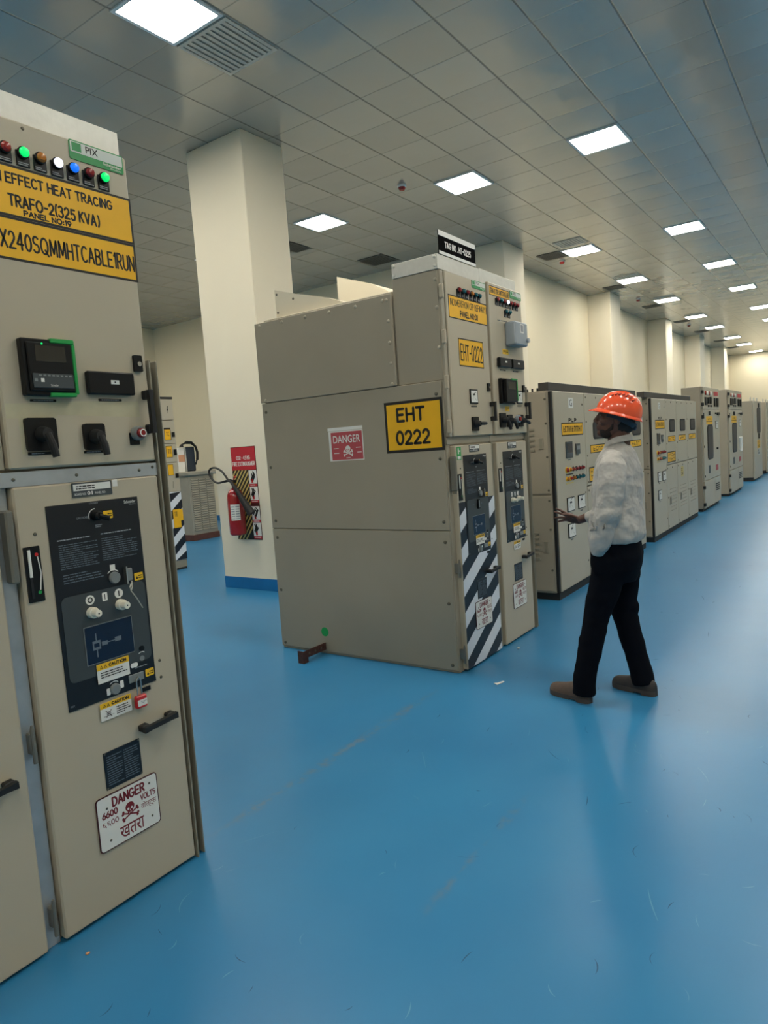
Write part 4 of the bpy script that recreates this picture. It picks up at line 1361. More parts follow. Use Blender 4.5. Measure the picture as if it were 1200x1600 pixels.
def mcc(x0, x1, cols, y, label, bar):
    root = thing('motor_control_centre', ((x0 + x1) / 2, y + .35, 0), label, 'control cabinet', 'low cabinets with yellow signs')
    fr = FRONT(y)
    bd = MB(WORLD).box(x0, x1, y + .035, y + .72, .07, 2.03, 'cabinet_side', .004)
    bd.build('body', root)
    MB(WORLD).box(x0 + .02, x1 - .02, y + .01, y + .70, 0, .07, 'black_matt').build('plinth', root)
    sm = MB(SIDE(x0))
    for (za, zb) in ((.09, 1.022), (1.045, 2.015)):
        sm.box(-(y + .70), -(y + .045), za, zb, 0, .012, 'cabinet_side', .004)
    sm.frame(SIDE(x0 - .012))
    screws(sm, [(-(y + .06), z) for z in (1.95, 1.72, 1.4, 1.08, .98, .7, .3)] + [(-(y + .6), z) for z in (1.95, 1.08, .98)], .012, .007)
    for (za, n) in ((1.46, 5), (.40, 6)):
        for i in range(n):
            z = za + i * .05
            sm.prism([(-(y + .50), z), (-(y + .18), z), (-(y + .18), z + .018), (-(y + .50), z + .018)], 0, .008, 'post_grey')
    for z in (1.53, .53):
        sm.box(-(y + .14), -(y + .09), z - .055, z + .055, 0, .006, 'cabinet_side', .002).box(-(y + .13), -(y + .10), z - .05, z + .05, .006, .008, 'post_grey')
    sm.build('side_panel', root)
    MB(fr).box(x0 + .01, x0 + .045, .08, 2.02, -.034, -.006, 'gasket').build('gasket_strip', root)
    mb = MB(WORLD).box(bar[0], bar[1], y + .04, y + .14, 2.031, 2.11, 'dark_bar', .003)
    for i in range(6):
        mb.tube([(x0 + .05 + i * .02, y + .10 + i * .06, 2.03), (x0 + .05 + i * .02, y + .10 + i * .06, 2.065)], .01, 'gasket', 6)
    mb.build('cable_duct', root, label='dark strip duct along the top')
    c0, c1 = cols[0]
    mcc_control_door(root, fr, c0, c1 - .006, .075, 2.022, (c1 - c0) / .86)
    for i, (a, b) in enumerate(cols[1:]):
        w_ = b - a
        dsc = MB(fr).box(a, b - .006, 1.045 + .008 * 0, 2.022, -.03, 0, 'cabinet_grey', .005)
        screws(dsc, [(a + .04, 1.98), (a + .04, 1.72), (a + .04, 1.36), (a + .04, 1.08), (a + w_ * .5, 1.98)], .012, .006)
        dr = dsc.build('door', root)
        slot_window(fr, a + w_ * .33, a + w_ * .83, 1.53, 1.725, dr)
        mb = MB(fr)
        mb.box(a + w_ * .18, a + w_ * .87, 1.38, 1.472, 0, .0006, 'paint_black').box(a + w_ * .205, a + w_ * .845, 1.39, 1.462, .0006, .0009, 'yellow')
        mb.strokes(a + w_ * .3, a + w_ * .78, 1.405, 1.448, 4, .0011, 'paint_black', 20 + i)
        mb.build('painted_sign', dr)
        if i == 0:
            mb = MB(fr)
            mb.box(a + .07, b - .1, 1.07, 1.235, 0, .0006, 'paint_black').box(a + .09, b - .12, 1.085, 1.22, .0006, .0009, 'yellow')
            mb.strokes(a + .12, b - .15, 1.165, 1.205, 6, .0011, 'paint_black', 9)
            mb.strokes(a + .12, b - .15, 1.10, 1.14, 6, .0011, 'paint_black', 10)
            mb.box(a + .09, b - .12, 1.148, 1.156, .0009, .0012, 'pale_yellow')
            mb.build('painted_sign', dr)
        dl = MB(fr).box(a, b - .006, .075, 1.03, -.03, 0, 'cabinet_grey', .005)
        screws(dl, [(a + .04, .99), (a + .04, .55), (a + .04, .12), (a + w_ * .5, .99)], .012, .006)
        for r_ in range(7):
            for k in range(6):
                uu = a + w_ * (.24 + .1 * k)
                zz = .33 + r_ * .055
                dl.prism([(uu, zz), (uu + w_ * .06, zz), (uu + w_ * .06, zz + .012), (uu, zz + .012)], 0, .006, 'cabinet_grey')
        dl = dl.build('door', root)
        quarter_handle(fr, a + w_ * .25, .495, dl)
        if i == 1:
            MB(fr).box(a + .24, a + .42, .80, .96, 0, .001, 'pale_yellow').lines(a + .26, a + .40, .82, .94, 4, .0013, 'rust', 5).build('yellow_tag', dl)
    return root


mcc(6.25, 9.50, [(6.305, 7.17), (7.18, 7.94), (7.95, 8.70), (8.71, 9.48)], 2.42, 'grey control cabinet just behind the man, with yellow signs, lamp rows and meters', (6.29, 9.33))
mcc(9.94, 13.06, [(9.985, 10.76), (10.77, 11.47), (11.48, 12.23), (12.24, 13.04)], 2.42, 'grey control cabinet past the man with three windowed columns and dark top strip', (9.76, 12.8))


# ---------------------------------------------------------------- tall relay cabinets
def relay_cabinet(x0, x1, zt, y, label, switch_lever):
    root = thing('relay_cabinet', ((x0 + x1) / 2, y + .2, 0), label, 'cabinet', 'tall relay cabinets')
    fr = FRONT(y)
    W = x1 - x0
    X = lambda a: x0 + W * a
    MB(WORLD).box(x0, x1, y + .03, y + .36, .05, zt, 'cabinet_side', .006).build('body', root)
    MB(WORLD).box(x0 + .03, x1 - .03, y + .04, y + .35, 0, .05, 'black_matt').build('plinth', root)
    tp = MB(fr).box(X(.035), x1, 1.895, zt - .004, -.03, 0, 'cabinet_grey', .004).build('instrument_door', root)
    for i, a in enumerate((.17, .27, .37, .47)):
        MB(fr).cyl(X(a), zt - .115, 0, .02, .04, 'lens_red' if i % 2 == 0 else 'paper', 10).build('indicator_lamp', tp)
    MB(fr).rr(X(.66), X(.92), zt - .15, zt - .07, 0, .004, .01, 'sign_red').build('red_label', tp)
    for (a, b, z0_, z1_) in ((.12, .23, zt - .34, zt - .19), (.28, .36, zt - .31, zt - .19), (.40, .50, zt - .31, zt - .18), (.66, .74, zt - .36, zt - .19), (.82, .92, zt - .36, zt - .19), (.30, .36, zt - .37, zt - .335), (.44, .50, zt - .37, zt - .335)):
        MB(fr).box(X(a), X(b), z0_, z1_, 0, .02, 'black', .003).build('relay', tp)
    md = MB(fr).box(X(.035), x1, .57, 1.885, -.03, 0, 'cabinet_grey', .004)
    screws(md, [(X(.055), z) for z in (1.8, 1.2, .65)], .025, .01, 'gasket')
    md.tube([(X(.78), 1.12, 0), (X(.78), 1.12, .03)], .02, 'gasket', 8)
    md = md.build('main_door', root)
    MB(fr).rr(X(.23), X(.55), .94, 1.60, 0, .008, .1, 'gasket').rr(X(.245), X(.535), .96, 1.58, .008, .012, .09, 'window_dark').build('window', md)
    mb = MB(fr).box(X(.19), X(.55), 1.61, 1.76, 0, .001, 'yellow').box(X(.19), X(.55), 1.655, 1.665, .001, .0013, 'rust')
    mb.strokes(X(.27), X(.47), 1.69, 1.73, 4, .0013, 'rust', 8)
    mb.build('painted_sign', md)
    MB(fr).box(X(.33), X(.40), 1.78, 1.85, 0, .02, 'gasket', .003).build('lock', md)
    meter(fr, X(.73), X(.87), 1.51, 1.665, md)
    MB(fr).box(X(.72), X(.80), 1.80, 1.83, 0, .02, 'black').box(X(.83), X(.95), 1.775, 1.835, 0, .03, 'black', .01).build('latch', md)
    MB(fr).box(X(.26), X(.37), .68, .83, 0, .002, 'fascia_grey').build('warning_plate', md)
    MB(fr).box(X(.70), X(.85), .69, .80, 0, .002, 'sign_pink_red').build('warning_plate', md)
    if switch_lever:
        MB(fr).tube([(X(.74), .93, .02), (X(.76), 1.1, .025), (X(.74), 1.26, .02)], .045, 'white', 8).build('lever', md)
    MB(fr).box(X(.035), X(.62), .055, .555, -.03, 0, 'cabinet_grey', .004).build('lower_door', root)
    l2 = MB(fr).box(X(.63), x1, .055, .555, -.03, 0, 'cabinet_grey', .004).build('lower_door', root)
    mb = MB(fr)
    for i in range(4):
        mb.box(X(.68), X(.90), .29 + i * .04, .312 + i * .04, 0, .004, 'gasket')
    mb.build('louvre', l2)
    for z in (zt - .1, 1.98, 1.75, .45, .13):
        MB(fr).box(X(.0), X(.03), z - .03, z + .03, -.02, .02, 'gasket', .004).build('hinge', root)
    return root


relay_cabinet(13.64, 15.40, 2.305, 2.42, 'tall grey relay cabinet with red top label, nearer of the matching two', False)
relay_cabinet(16.58, 18.55, 2.335, 2.42, 'tall grey relay cabinet with a white lever, farther of the matching two', True)


def far_cabinet(x0, x1, label):
    root = thing('battery_charger', ((x0 + x1) / 2, 2.8, 0), label, 'cabinet', 'far cabinets with lifting eyes')
    y, zt = 2.42, 2.155
    fr = FRONT(y)
    W = x1 - x0
    X = lambda a: x0 + W * a
    MB(WORLD).box(x0, x1, y + .03, y + .65, .1, zt, 'cabinet_side', .006).build('body', root)
    MB(WORLD).box(x0 + .02, x1 - .02, y + .05, y + .62, 0, .1, 'black_matt').build('plinth', root)
    d = MB(fr).box(X(.03), x1, .05, zt - .004, -.03, 0, 'cabinet_grey', .004).build('door', root)
    MB(fr).rr(X(.38), X(.80), 1.28, 1.975, 0, .008, .1, 'gasket').rr(X(.40), X(.78), 1.30, 1.955, .008, .012, .09, 'window_dark').build('window', d)
    MB(fr).box(X(.52), X(.60), 1.98, 2.1, 0, .02, 'gasket').box(X(.52), X(.60), 1.12, 1.27, 0, .02, 'gasket').build('latch', d)
    mb = MB(fr).box(X(.38), X(.72), .86, 1.08, 0, .001, 'yellow').strokes(X(.42), X(.68), .98, 1.05, 4, .0013, 'paint_black', 5)
    mb.strokes(X(.42), X(.68), .88, .95, 4, .0013, 'paint_black', 6)
    mb.build('painted_sign', d)
    MB(fr).box(X(.40), X(.70), .67, .84, 0, .002, 'vent_grey').lines(X(.43), X(.67), .69, .82, 4, .0023, 'gasket', 5).build('nameplate', d)
    for a in (.12, .5, .9):
        c = X(a)
        pts = [(c + .05 * math.cos(t * math.pi / 6), y + .1, zt + .05 + .05 * math.sin(t * math.pi / 6)) for t in range(13)]
        MB(WORLD).tube(pts, .012, 'vent_grey', 6).build('lifting_eye', root)
    return root


far_cabinet(20.68, 22.42, 'shorter grey cabinet with lifting eyes and a long window, nearer one')
far_cabinet(23.5, 25.2, 'shorter grey cabinet with lifting eyes, last one at the picture edge')

# ---------------------------------------------------------------- things beyond the near panel
fr = FRONT(8.36)
rm = thing('ring_main_panel', (6.2, 9.0, 0), 'narrow grey panel with yellow plates and striped base seen behind the near switchgear', 'switchgear')
MB(WORLD).box(5.85, 6.57, 8.39, 9.5, .13, 2.53, 'panel_side', .004).build('body', rm)
MB(WORLD).box(5.87, 6.55, 8.37, 9.45, 0, .03, 'black_matt').box(5.86, 6.56, 8.37, 9.48, .03, .14, 'post_grey').build('plinth', rm)
MB(fr).box(5.85, 6.57, 2.53, 2.56, -.05, .004, 'gasket').build('top_trim', rm)
zs = [(2.225, 2.525), (1.88, 2.215), (1.605, 1.872), (1.17, 1.597)]
for i, (a, b) in enumerate(zs):
    d = MB(fr).box(5.855, 6.566, a, b, -.03, 0, 'cabinet_grey', .003).build('front_plate', rm)
    if i == 0:
        MB(fr).poly([(6.47, 2.43), (6.452, 2.36), (6.466, 2.365), (6.455, 2.31), (6.484, 2.385), (6.47, 2.378), (6.48, 2.43)][::-1], .001, 'paint_black').build('hazard_mark', d)
    if i == 1:
        MB(fr).box(6.37, 6.485, 1.93, 2.11, 0, .002, 'paint_black').box(6.375, 6.478, 1.936, 2.085, .002, .0025, 'yellow').strokes(6.40, 6.46, 1.99, 2.05, 2, .0027, 'rust', 5).build('yellow_plate', d)
        MB(fr).box(6.50, 6.545, 1.975, 2.045, 0, .02, 'black', .003).build('catch', d)
    if i == 2:
        MB(fr).box(6.37, 6.482, 1.675, 1.845, 0, .002, 'paint_black').box(6.375, 6.476, 1.68, 1.838, .002, .0025, 'yellow').strokes(6.40, 6.46, 1.73, 1.80, 2, .0027, 'rust', 6).build('yellow_plate', d)
        MB(fr).box(6.505, 6.55, 1.705, 1.79, 0, .02, 'black', .003).build('catch', d)
    if i == 3:
        MB(fr).box(6.37, 6.47, 1.41, 1.575, 0, .002, 'paint_black').box(6.375, 6.464, 1.416, 1.568, .002, .0025, 'yellow').build('yellow_plate', d)
        MB(fr).box(6.495, 6.545, 1.37, 1.435, 0, .02, 'black', .003).tube([(6.43, 1.22, .01), (6.44, 1.32, .01)], .005, 'steel', 6).build('catch', d)
sp = MB(fr).box(5.855, 6.566, .145, 1.163, -.03, 0, 'stripe_white', .003)
for k in range(-4, 5):
    z0_ = .28 + k * .262
    q = [(6.36, z0_ - .05), (6.566, z0_ + .12), (6.566, z0_ + .25), (6.36, z0_ + .08)]
    q = [(a, min(1.16, max(.148, b))) for a, b in q]
    sp.poly(q, .0008, 'stripe_navy')
sp = sp.build('striped_plate', rm)
MB(fr).box(6.385, 6.515, .63, .905, .001, .004, 'yellow').strokes(6.41, 6.46, .80, .87, 2, .0045, 'rust', 6).box(6.515, 6.56, .73, .90, .001, .004, 'yellow').build('yellow_plate', sp)

tx = thing('transformer_housing', (9.15, 11.7, 0), 'grey louvred transformer housing on a brown plinth beyond the free-standing pillar', 'transformer housing')
MB(WORLD).box(8.85, 9.49, 11.0, 12.4, .12, 1.31, 'louvre_grey', .004).build('body', tx)
MB(WORLD).box(8.80, 9.54, 10.95, 12.45, 1.31, 1.39, 'louvre_grey', .012).build('lid', tx)
MB(WORLD).box(8.83, 9.51, 10.98, 12.42, 0, .12, 'plinth_brown', .004).build('plinth', tx)
mb = MB(FRONT(11.0))
for c in range(3):
    for r_ in range(23):
        z = .2 + r_ * .046
        a = 8.90 + c * .19
        mb.add([(a, z, 0), (a + .17, z, 0), (a + .17, z + .028, 0), (a, z + .028, 0), (a + .008, z + .002, .02), (a + .162, z + .002, .02)],
               [(4, 5, 2, 3), (0, 1, 5, 4), (0, 4, 3), (1, 2, 5)], 'louvre_grey')
mb.build('louvre_panel', tx)

bx = thing('cable_box', (9.32, 11.6, 1.39), 'dark blue upright box with black cables looped over it, standing on the louvred housing', 'cable box')
MB(WORLD).box(9.21, 9.45, 11.45, 11.75, 1.39, 1.90, 'dark_blue', .02).build('case', bx)
MB(WORLD).box(9.185, 9.208, 11.44, 11.76, 1.39, 1.90, 'vent_grey', .004).build('metal_edge', bx)
mb = MB(WORLD)
for i in range(4):
    yy = 11.43 - i * .012
    mb.tube([(9.05 + i * .02, yy, 1.90), (9.10, yy, 1.95), (9.2, yy, 1.97 + .012 * i), (9.34, yy, 1.965 + .01 * i), (9.44, yy, 1.90), (9.475, yy, 1.78), (9.46, yy, 1.62), (9.42, yy, 1.52 + i * .04)], .014, 'rubber', 8)
mb.build('looped_cable', bx)
cd = MB(WORLD).box(9.02, 9.175, 11.46, 11.7, 1.392, 1.88, 'white', .004).box(9.022, 9.174, 11.455, 11.462, 1.60, 1.74, 'peach')
tag(cd.build('carton', None, (9.1, 11.58, 1.392)), 'white carton with a peach band beside the dark blue cable box', 'carton')

# ---------------------------------------------------------------- fire extinguisher and its board
XP = 5.69
sd = SIDE(XP)
bd = thing('sign_board', (5.69, 6.04, .61), 'red fire extinguisher board with yellow-black stripes and pictures on the pillar', 'sign')
mb = MB(sd).box(-6.243, -5.83, .612, 1.728, 0, .004, 'sign_dark_red', .001)
mb.box(-6.238, -5.835, 1.452, 1.722, .004, .005, 'sign_red')
stroke_text(mb, 'CO2 - 4.5 KG', -6.155, -5.92, 1.572, 1.62, .0055, 'white', .008, 1, 0)
stroke_text(mb, 'FIRE EXTINGUISHER', -6.228, -5.846, 1.50, 1.55, .0055, 'white', .008, 1, 0)
mb.build('header', bd)
mb = MB(sd).box(-6.238, -5.972, .617, 1.45, .004, .005, 'paint_black')
for k in range(-1, 15):
    z = .50 + k * .072
    q = [(-6.238, z), (-5.972, z + .33), (-5.972, z + .362), (-6.238, z + .032)]
    out = q
    for lim, sg in ((1.45, 1), (.617, -1)):
        o2 = []
        for a, b in zip(out, out[1:] + out[:1]):
            ia, ib = sg * (lim - a[1]) >= 0, sg * (lim - b[1]) >= 0
            if ia: o2.append(a)
            if ia != ib:
                t = (lim - a[1]) / (b[1] - a[1])
                o2.append((a[0] + t * (b[0] - a[0]), lim))
        out = o2
        if not out: break
    if len(out) > 2: mb.poly(out, .0056, 'pale_yellow')
mb.build('striped_field', bd)
for i, zc in enumerate((1.36, 1.165, .93, .735)):
    mb = MB(sd).box(-5.966, -5.838, zc - .075, zc + .085, .004, .005, 'paper')
    mb.box(-5.966, -5.838, zc - .105, zc - .078, .004, .005, 'sign_red')
    mb.lines(-5.95, -5.855, zc - .10, zc - .083, 1, .0055, 'white', i)
    rnd = random.Random(i)
    for k in range(4):
        a, b = -5.95 + rnd.random() * .06, zc - .06 + rnd.random() * .05
        mb.tube([(a, b, .005), (a + .03, b + .05, .006), (a + rnd.uniform(-.01, .05), b + .085, .005)], [.006, .009, .005], 'paint_black', 6)
    mb.box(-5.93, -5.90, zc - .065, zc - .02, .005, .0056, 'red')
    mb.build('picture', bd)

fe = thing('fire_extinguisher', (5.55, 6.1, .69), 'red fire extinguisher with black hose and horn hanging on the pillar', 'fire extinguisher')
cu, cd_ = -6.10, .125
mb = MB((Vector((XP - cd_, 6.10, 0)), Vector((1, 0, 0)), Vector((0, 1, 0))))
mb.lathe(0, 0, [(0, .69), (.085, .69), (.098, .705), (.10, .73), (.10, 1.12), (.094, 1.17), (.075, 1.21), (.045, 1.24), (.03, 1.25), (.03, 1.27), (0, 1.27)], 'ext_red', 28)
mb.build('cylinder', fe)
lb = MB((Vector((XP - cd_, 6.10, 0)), Vector((1, 0, 0)), Vector((0, 1, 0))))
V, F = [], []
for i in range(9):
    a = math.radians(251 - i * 8)
    V += [(.1012 * math.cos(a), .1012 * math.sin(a), .87), (.1012 * math.cos(a), .1012 * math.sin(a), 1.06)]
F = [(2 * i + 1, 2 * i + 3, 2 * i + 2, 2 * i)[::-1] for i in range(8)]
lb.add(V, F, 'paper')
for r_ in range(6):
    for k in range(2):
        a0 = math.radians(247 - k * 31)
        a1 = a0 - math.radians(25)
        z = .885 + r_ * .028
        pts = [(.1016 * math.cos(a0 + (a1 - a0) * t / 4), .1016 * math.sin(a0 + (a1 - a0) * t / 4)) for t in range(5)]
        vv = []
        for p in pts: vv += [(p[0], p[1], z), (p[0], p[1], z + .012)]
        lb.add(vv, [(2 * i, 2 * i + 1, 2 * i + 3, 2 * i + 2) for i in range(4)], 'print_grey')
lb.build('paper_label', fe)
mb = MB(SIDE(XP))
mb.tube([(cu, 1.265, cd_), (cu, 1.335, cd_)], [.028, .022], 'brass', 12)
mb.box(cu - .03, cu + .03, 1.31, 1.345, cd_ - .02, cd_ + .02, 'black', .004)
mb.build('valve', fe)
mb = MB(SIDE(XP))
mb.tube([(cu - .02, 1.335, cd_), (cu - .09, 1.33, cd_ + .03), (cu - .12, 1.325, cd_ + .04)], .009, 'black', 8)
mb.tube([(cu + .0, 1.35, cd_), (cu + .05, 1.385, cd_ + .02), (cu + .06, 1.37, cd_ + .02)], .009, 'red', 8)
mb.build('lever', fe)
path = [(-6.10, 1.33, .13), (-6.14, 1.345, .16), (-6.22, 1.33, .18), (-6.32, 1.318, .17), (-6.42, 1.335, .14), (-6.50, 1.385, .12), (-6.54, 1.45, .11), (-6.50, 1.492, .11),
        (-6.40, 1.498, .12), (-6.28, 1.455, .14), (-6.19, 1.40, .17), (-6.12, 1.345, .19), (-6.08, 1.325, .19)]
fine = []
for i in range(len(path) - 1):
    p0, p1, p2, p3 = [Vector(path[max(0, min(len(path) - 1, i + k))]) for k in (-1, 0, 1, 2)]
    for t in (0, .25, .5, .75):
        fine.append(tuple(.5 * (2 * p1 + (p2 - p0) * t + (2 * p0 - 5 * p1 + 4 * p2 - p3) * t * t + (3 * p1 - p0 - 3 * p2 + p3) * t ** 3)))
MB(SIDE(XP)).tube(fine, .0125, 'rubber', 10).build('hose', fe)
MB(SIDE(XP)).tube([(-6.08, 1.325, .19), (-6.02, 1.27, .20), (-5.98, 1.225, .20), (-5.90, 1.10, .19), (-5.80, .95, .17)], [.018, .02, .026, .036, .048], 'rubber', 14).build('horn', fe)
MB(SIDE(XP)).box(cu - .03, cu + .03, 1.06, 1.10, .006, cd_ - .09, 'black').tube([(-6.55, 1.44, .005), (-6.55, 1.455, .12)], .008, 'vent_grey', 6).build('wall_bracket', fe)


# ---------------------------------------------------------------- the man
def remeshed(mb, name, parent, loc, voxel, smooth=4, disp=None, label=None):
    me = mb.mesh(name + '_raw', Vector(loc))
    o = bpy.data.objects.new('raw', me)
    COL.objects.link(o)
    r = o.modifiers.new('r', 'REMESH')
    r.mode = 'VOXEL'
    r.voxel_size = voxel
    s_ = o.modifiers.new('s', 'SMOOTH')
    s_.iterations = smooth
    s_.factor = .5
    dg = bpy.context.evaluated_depsgraph_get()
    m2 = bpy.data.meshes.new_from_object(o.evaluated_get(dg), depsgraph=dg)
    bpy.data.objects.remove(o)
    if disp:
        for v in m2.vertices:
            v.co += disp(v.co + Vector(loc), v.normal)
    m2.materials.clear()
    for k in mb.mats: m2.materials.append(MATS[k])
    for p in m2.polygons: p.use_smooth = True
    m2.name = name
    b = bpy.data.objects.new(name, m2)
    COL.objects.link(b)
    if parent:
        b.parent = parent
    else:
        b.location = loc
    if label: b['label'] = label
    return b


PL = (4.04, 1.22, 0)
# head frame: looks along +Y turned slightly to the camera side, chin raised
hy = -.25
fh = Vector((math.sin(hy), math.cos(hy), 0))
tilt = math.radians(5)
hx = Vector((math.cos(hy), -math.sin(hy), 0))
hf = fh * math.cos(tilt) + Vector((0, 0, 1)) * math.sin(tilt)
hz = hx.cross(hf)
HM = Matrix((hx, hf, hz)).transposed()
HC = Vector((4.037, 1.172, 1.687))
H = lambda x, y, z: tuple(HC + HM @ Vector((x, y, z)))

bm = MB(WORLD)
bm.ball(HC, (.076, .098, .112), 'skin', HM)                     # cranium
bm.ball(H(0, .035, -.062), (.058, .062, .07), 'skin', HM)       # jaw
bm.ball(H(0, .078, -.098), (.032, .028, .026), 'skin', HM)       # chin
bm.ball(H(0, .072, -.058), (.042, .036, .042), 'skin', HM)       # muzzle
bm.ball(H(0, .06, -.01), (.055, .04, .05), 'skin', HM)
bm.tube([H(0, .09, .02), H(0, .118, -.03), H(0, .10, -.04)], [.009, .016, .012], 'skin', 10)   # nose
for sx in (-1, 1):
    bm.ball(H(sx * .012, .108, -.038), (.010, .010, .008), 'skin', HM, 10, 6)
    bm.ball(H(sx * .03, .088, .022), (.022, .014, .010), 'skin', HM, 12, 8)   # brow
    bm.ball(H(sx * .045, .066, -.03), (.022, .026, .024), 'skin', HM, 12, 8)  # cheek
    bm.ball(H(sx * .079, -.008, -.02), (.010, .02, .033), 'skin', HM, 12, 8)  # ear
bm.ball(H(0, .098, -.062), (.024, .014, .007), 'skin', HM, 12, 8)
bm.ball(H(0, .095, -.074), (.022, .014, .008), 'skin', HM, 12, 8)
bm.tube([(4.05, 1.165, 1.66), (4.053, 1.165, 1.58), (4.056, 1.178, 1.49)], [(.056, .058), (.056, .06), (.07, .075)], 'skin', 18)
bm.loft([(4.05, 1.205, .78, .12, .10), (4.048, 1.203, .9, .15, .115), (4.053, 1.195, 1.05, .145, .105), (4.058, 1.187, 1.3, .16, .105), (4.06, 1.182, 1.43, .15, .09), (4.058, 1.18, 1.51, .06, .06)], 'skin')
LS, LE, LWr = (3.89, 1.165, 1.425), (3.832, 1.185, 1.155), (3.862, 1.245, .945)
RS, RE, RWr = (4.235, 1.205, 1.425), (4.275, 1.215, 1.155), (4.25, 1.50, 1.05)
mid = lambda a, b, t: tuple(Vector(a).lerp(Vector(b), t))
bm.tube([LS, mid(LS, LE, .5), LE, mid(LE, LWr, .3), LWr], [.05, .046, .038, .036, .027], 'skin', 14)
bm.tube([RS, mid(RS, RE, .5), RE, mid(RE, RWr, .3), RWr], [.05, .046, .038, .036, .026], 'skin', 14)
LH, LK, LA = (3.955, 1.213, .9), (3.93, 1.31, .52), (3.885, 1.378, .085)
RH, RK, RA = (4.137, 1.188, .9), (4.16, 1.225, .52), (4.165, 1.112, .085)
for (a, k, n) in ((LH, LK, LA), (RH, RK, RA)):
    bm.tube([a, mid(a, k, .5), k, mid(k, n, .35), mid(k, n, .8), n], [.08, .07, .052, .05, .036, .036], 'skin', 14)
for (heel, dr) in (((3.868, 1.336), Vector((.305, .952, 0))), ((4.133, 1.027), Vector((.30, .954, 0)))):
    h0 = Vector((heel[0], heel[1], .05))
    bm.tube([h0 + dr * .05, h0 + dr * .14, h0 + dr * .24], [.034, .034, .026], 'skin', 12)


def hand(mb, wrist, fwd, across, tips, thumb, pal_len=.085):
    """palm from the wrist along fwd; across points from little finger to index finger"""
    w_, f_, a_ = Vector(wrist), Vector(fwd).normalized(), Vector(across).normalized()
    a_ = (a_ - f_ * a_.dot(f_)).normalized()
    n_ = a_.cross(f_)
    for k in (-.028, -.010, .010, .028):
        mb.tube([w_ + a_ * k * .6 - f_ * .01, w_ + a_ * k + f_ * pal_len * .6, w_ + a_ * k * 1.08 + f_ * pal_len], [.014, .0145, .011], 'skin', 10)
    for (k, L, bend, spread) in tips:
        p0 = w_ + a_ * k * 1.08 + f_ * (pal_len - .012)
        p = [p0]
        ang = 0.0
        d_ = (f_ + a_ * spread).normalized()
        for seg, b in zip((.42, .32, .26), bend):
            ang += b
            p.append(p[-1] + (d_ * math.cos(ang) + n_ * math.sin(ang)) * L * seg)
        mb.tube([tuple(q) for q in p], [.0095, .009, .008, .0066], 'skin', 10)
        mb.ball(p[-1], (.0066, .0066, .0066), 'skin', None, 8, 6)
    p0 = w_ + a_ * .02 + f_ * .018
    t_ = [p0, p0 + (a_ * thumb[0] + f_ * thumb[1] + n_ * thumb[2]).normalized() * .045]
    t_.append(t_[1] + (a_ * thumb[0] * .6 + f_ * (thumb[1] + .3) + n_ * thumb[2]).normalized() * .032)
    t_.append(t_[2] + (a_ * thumb[0] * .35 + f_ * (thumb[1] + .5) + n_ * thumb[2]).normalized() * .024)
    mb.tube([tuple(q) for q in t_], [.013, .0115, .0095, .0075], 'skin', 10)
    mb.ball(t_[-1], (.0075, .0075, .0075), 'skin', None, 8, 6)


# right hand reaching out ahead of him, palm down, fingers spread
hand(bm, RWr, (-.02, 1.0, .30), (-.62, 0, .72),
     [(.028, .08, (-.1, .08, .1), .26), (.010, .088, (-.02, .1, .1), .10), (-.010, .082, (.12, .18, .18), -.10), (-.028, .066, (.2, .22, .22), -.30)], (.8, .6, .5))
# other hand slipped into the trouser pocket
hand(bm, LWr, (.26, .06, -.96), (0, .95, .1), [(.026, .07, (0, .1, .1), .05), (.009, .075, (0, .1, .1), 0), (-.009, .07, (0, .1, .1), 0), (-.026, .055, (0, .1, .1), -.05)], (.3, .9, .3))
man = remeshed(bm, 'person', None, PL, .0045, 3)
tag(man, 'man in orange helmet, pale grey shirt and dark trousers walking with one hand held out', 'person')

# hair, beard, eyes
mb = MB(WORLD)
mb.ball(H(0, -.022, .006), (.079, .086, .114), 'hair', HM)
mb.ball(H(0, -.058, -.045), (.062, .046, .055), 'hair', HM)
remeshed(mb, 'hair', man, PL, .006, 3, lambda p, n: n * .003 * noise.noise(p * 120))
mb = MB(WORLD)
mb.ball(H(0, .046, -.09), (.053, .053, .042), 'beard', HM)
for sx in (-1, 1):
    mb.tube([H(sx * .066, .012, -.02), H(sx * .058, .022, -.07), H(sx * .03, .075, -.1)], [.006, .011, .012], 'beard', 10)
remeshed(mb, 'beard', man, PL, .006, 3, lambda p, n: n * .003 * noise.noise(p * 120))
for sx in (-1, 1):
    MB(WORLD).ball(H(sx * .031, .0865, .004), (.010, .008, .007), 'eye', HM, 12, 8).build('eye', man)

# helmet
tl2 = math.radians(19)
hz_ = Vector((0, 0, 1))
hf2 = fh * math.cos(tl2) + hz_ * math.sin(tl2)
HM2 = Matrix((hx, hf2, hx.cross(hf2))).transposed()
RC = Vector((4.033, 1.163, 1.695))
K = lambda x, y, z: tuple(RC + HM2 @ Vector((x, y, z)))
mb = MB(WORLD)
SEG, RG = 40, 14
V = []
for i in range(RG + 1):
    t = math.pi / 2 * i / RG
    for k in range(SEG):
        a = 2 * math.pi * k / SEG
        cr = math.cos(t) ** .8
        V.append(K(.112 * cr * math.cos(a), .13 * cr * math.sin(a), .132 * math.sin(t) ** .95 if t > 0 else 0))
F = [(i * SEG + k, i * SEG + (k + 1) % SEG, (i + 1) * SEG + (k + 1) % SEG, (i + 1) * SEG + k) for i in range(RG) for k in range(SEG)]
mb.add(V, F, 'helmet', True)
V = []
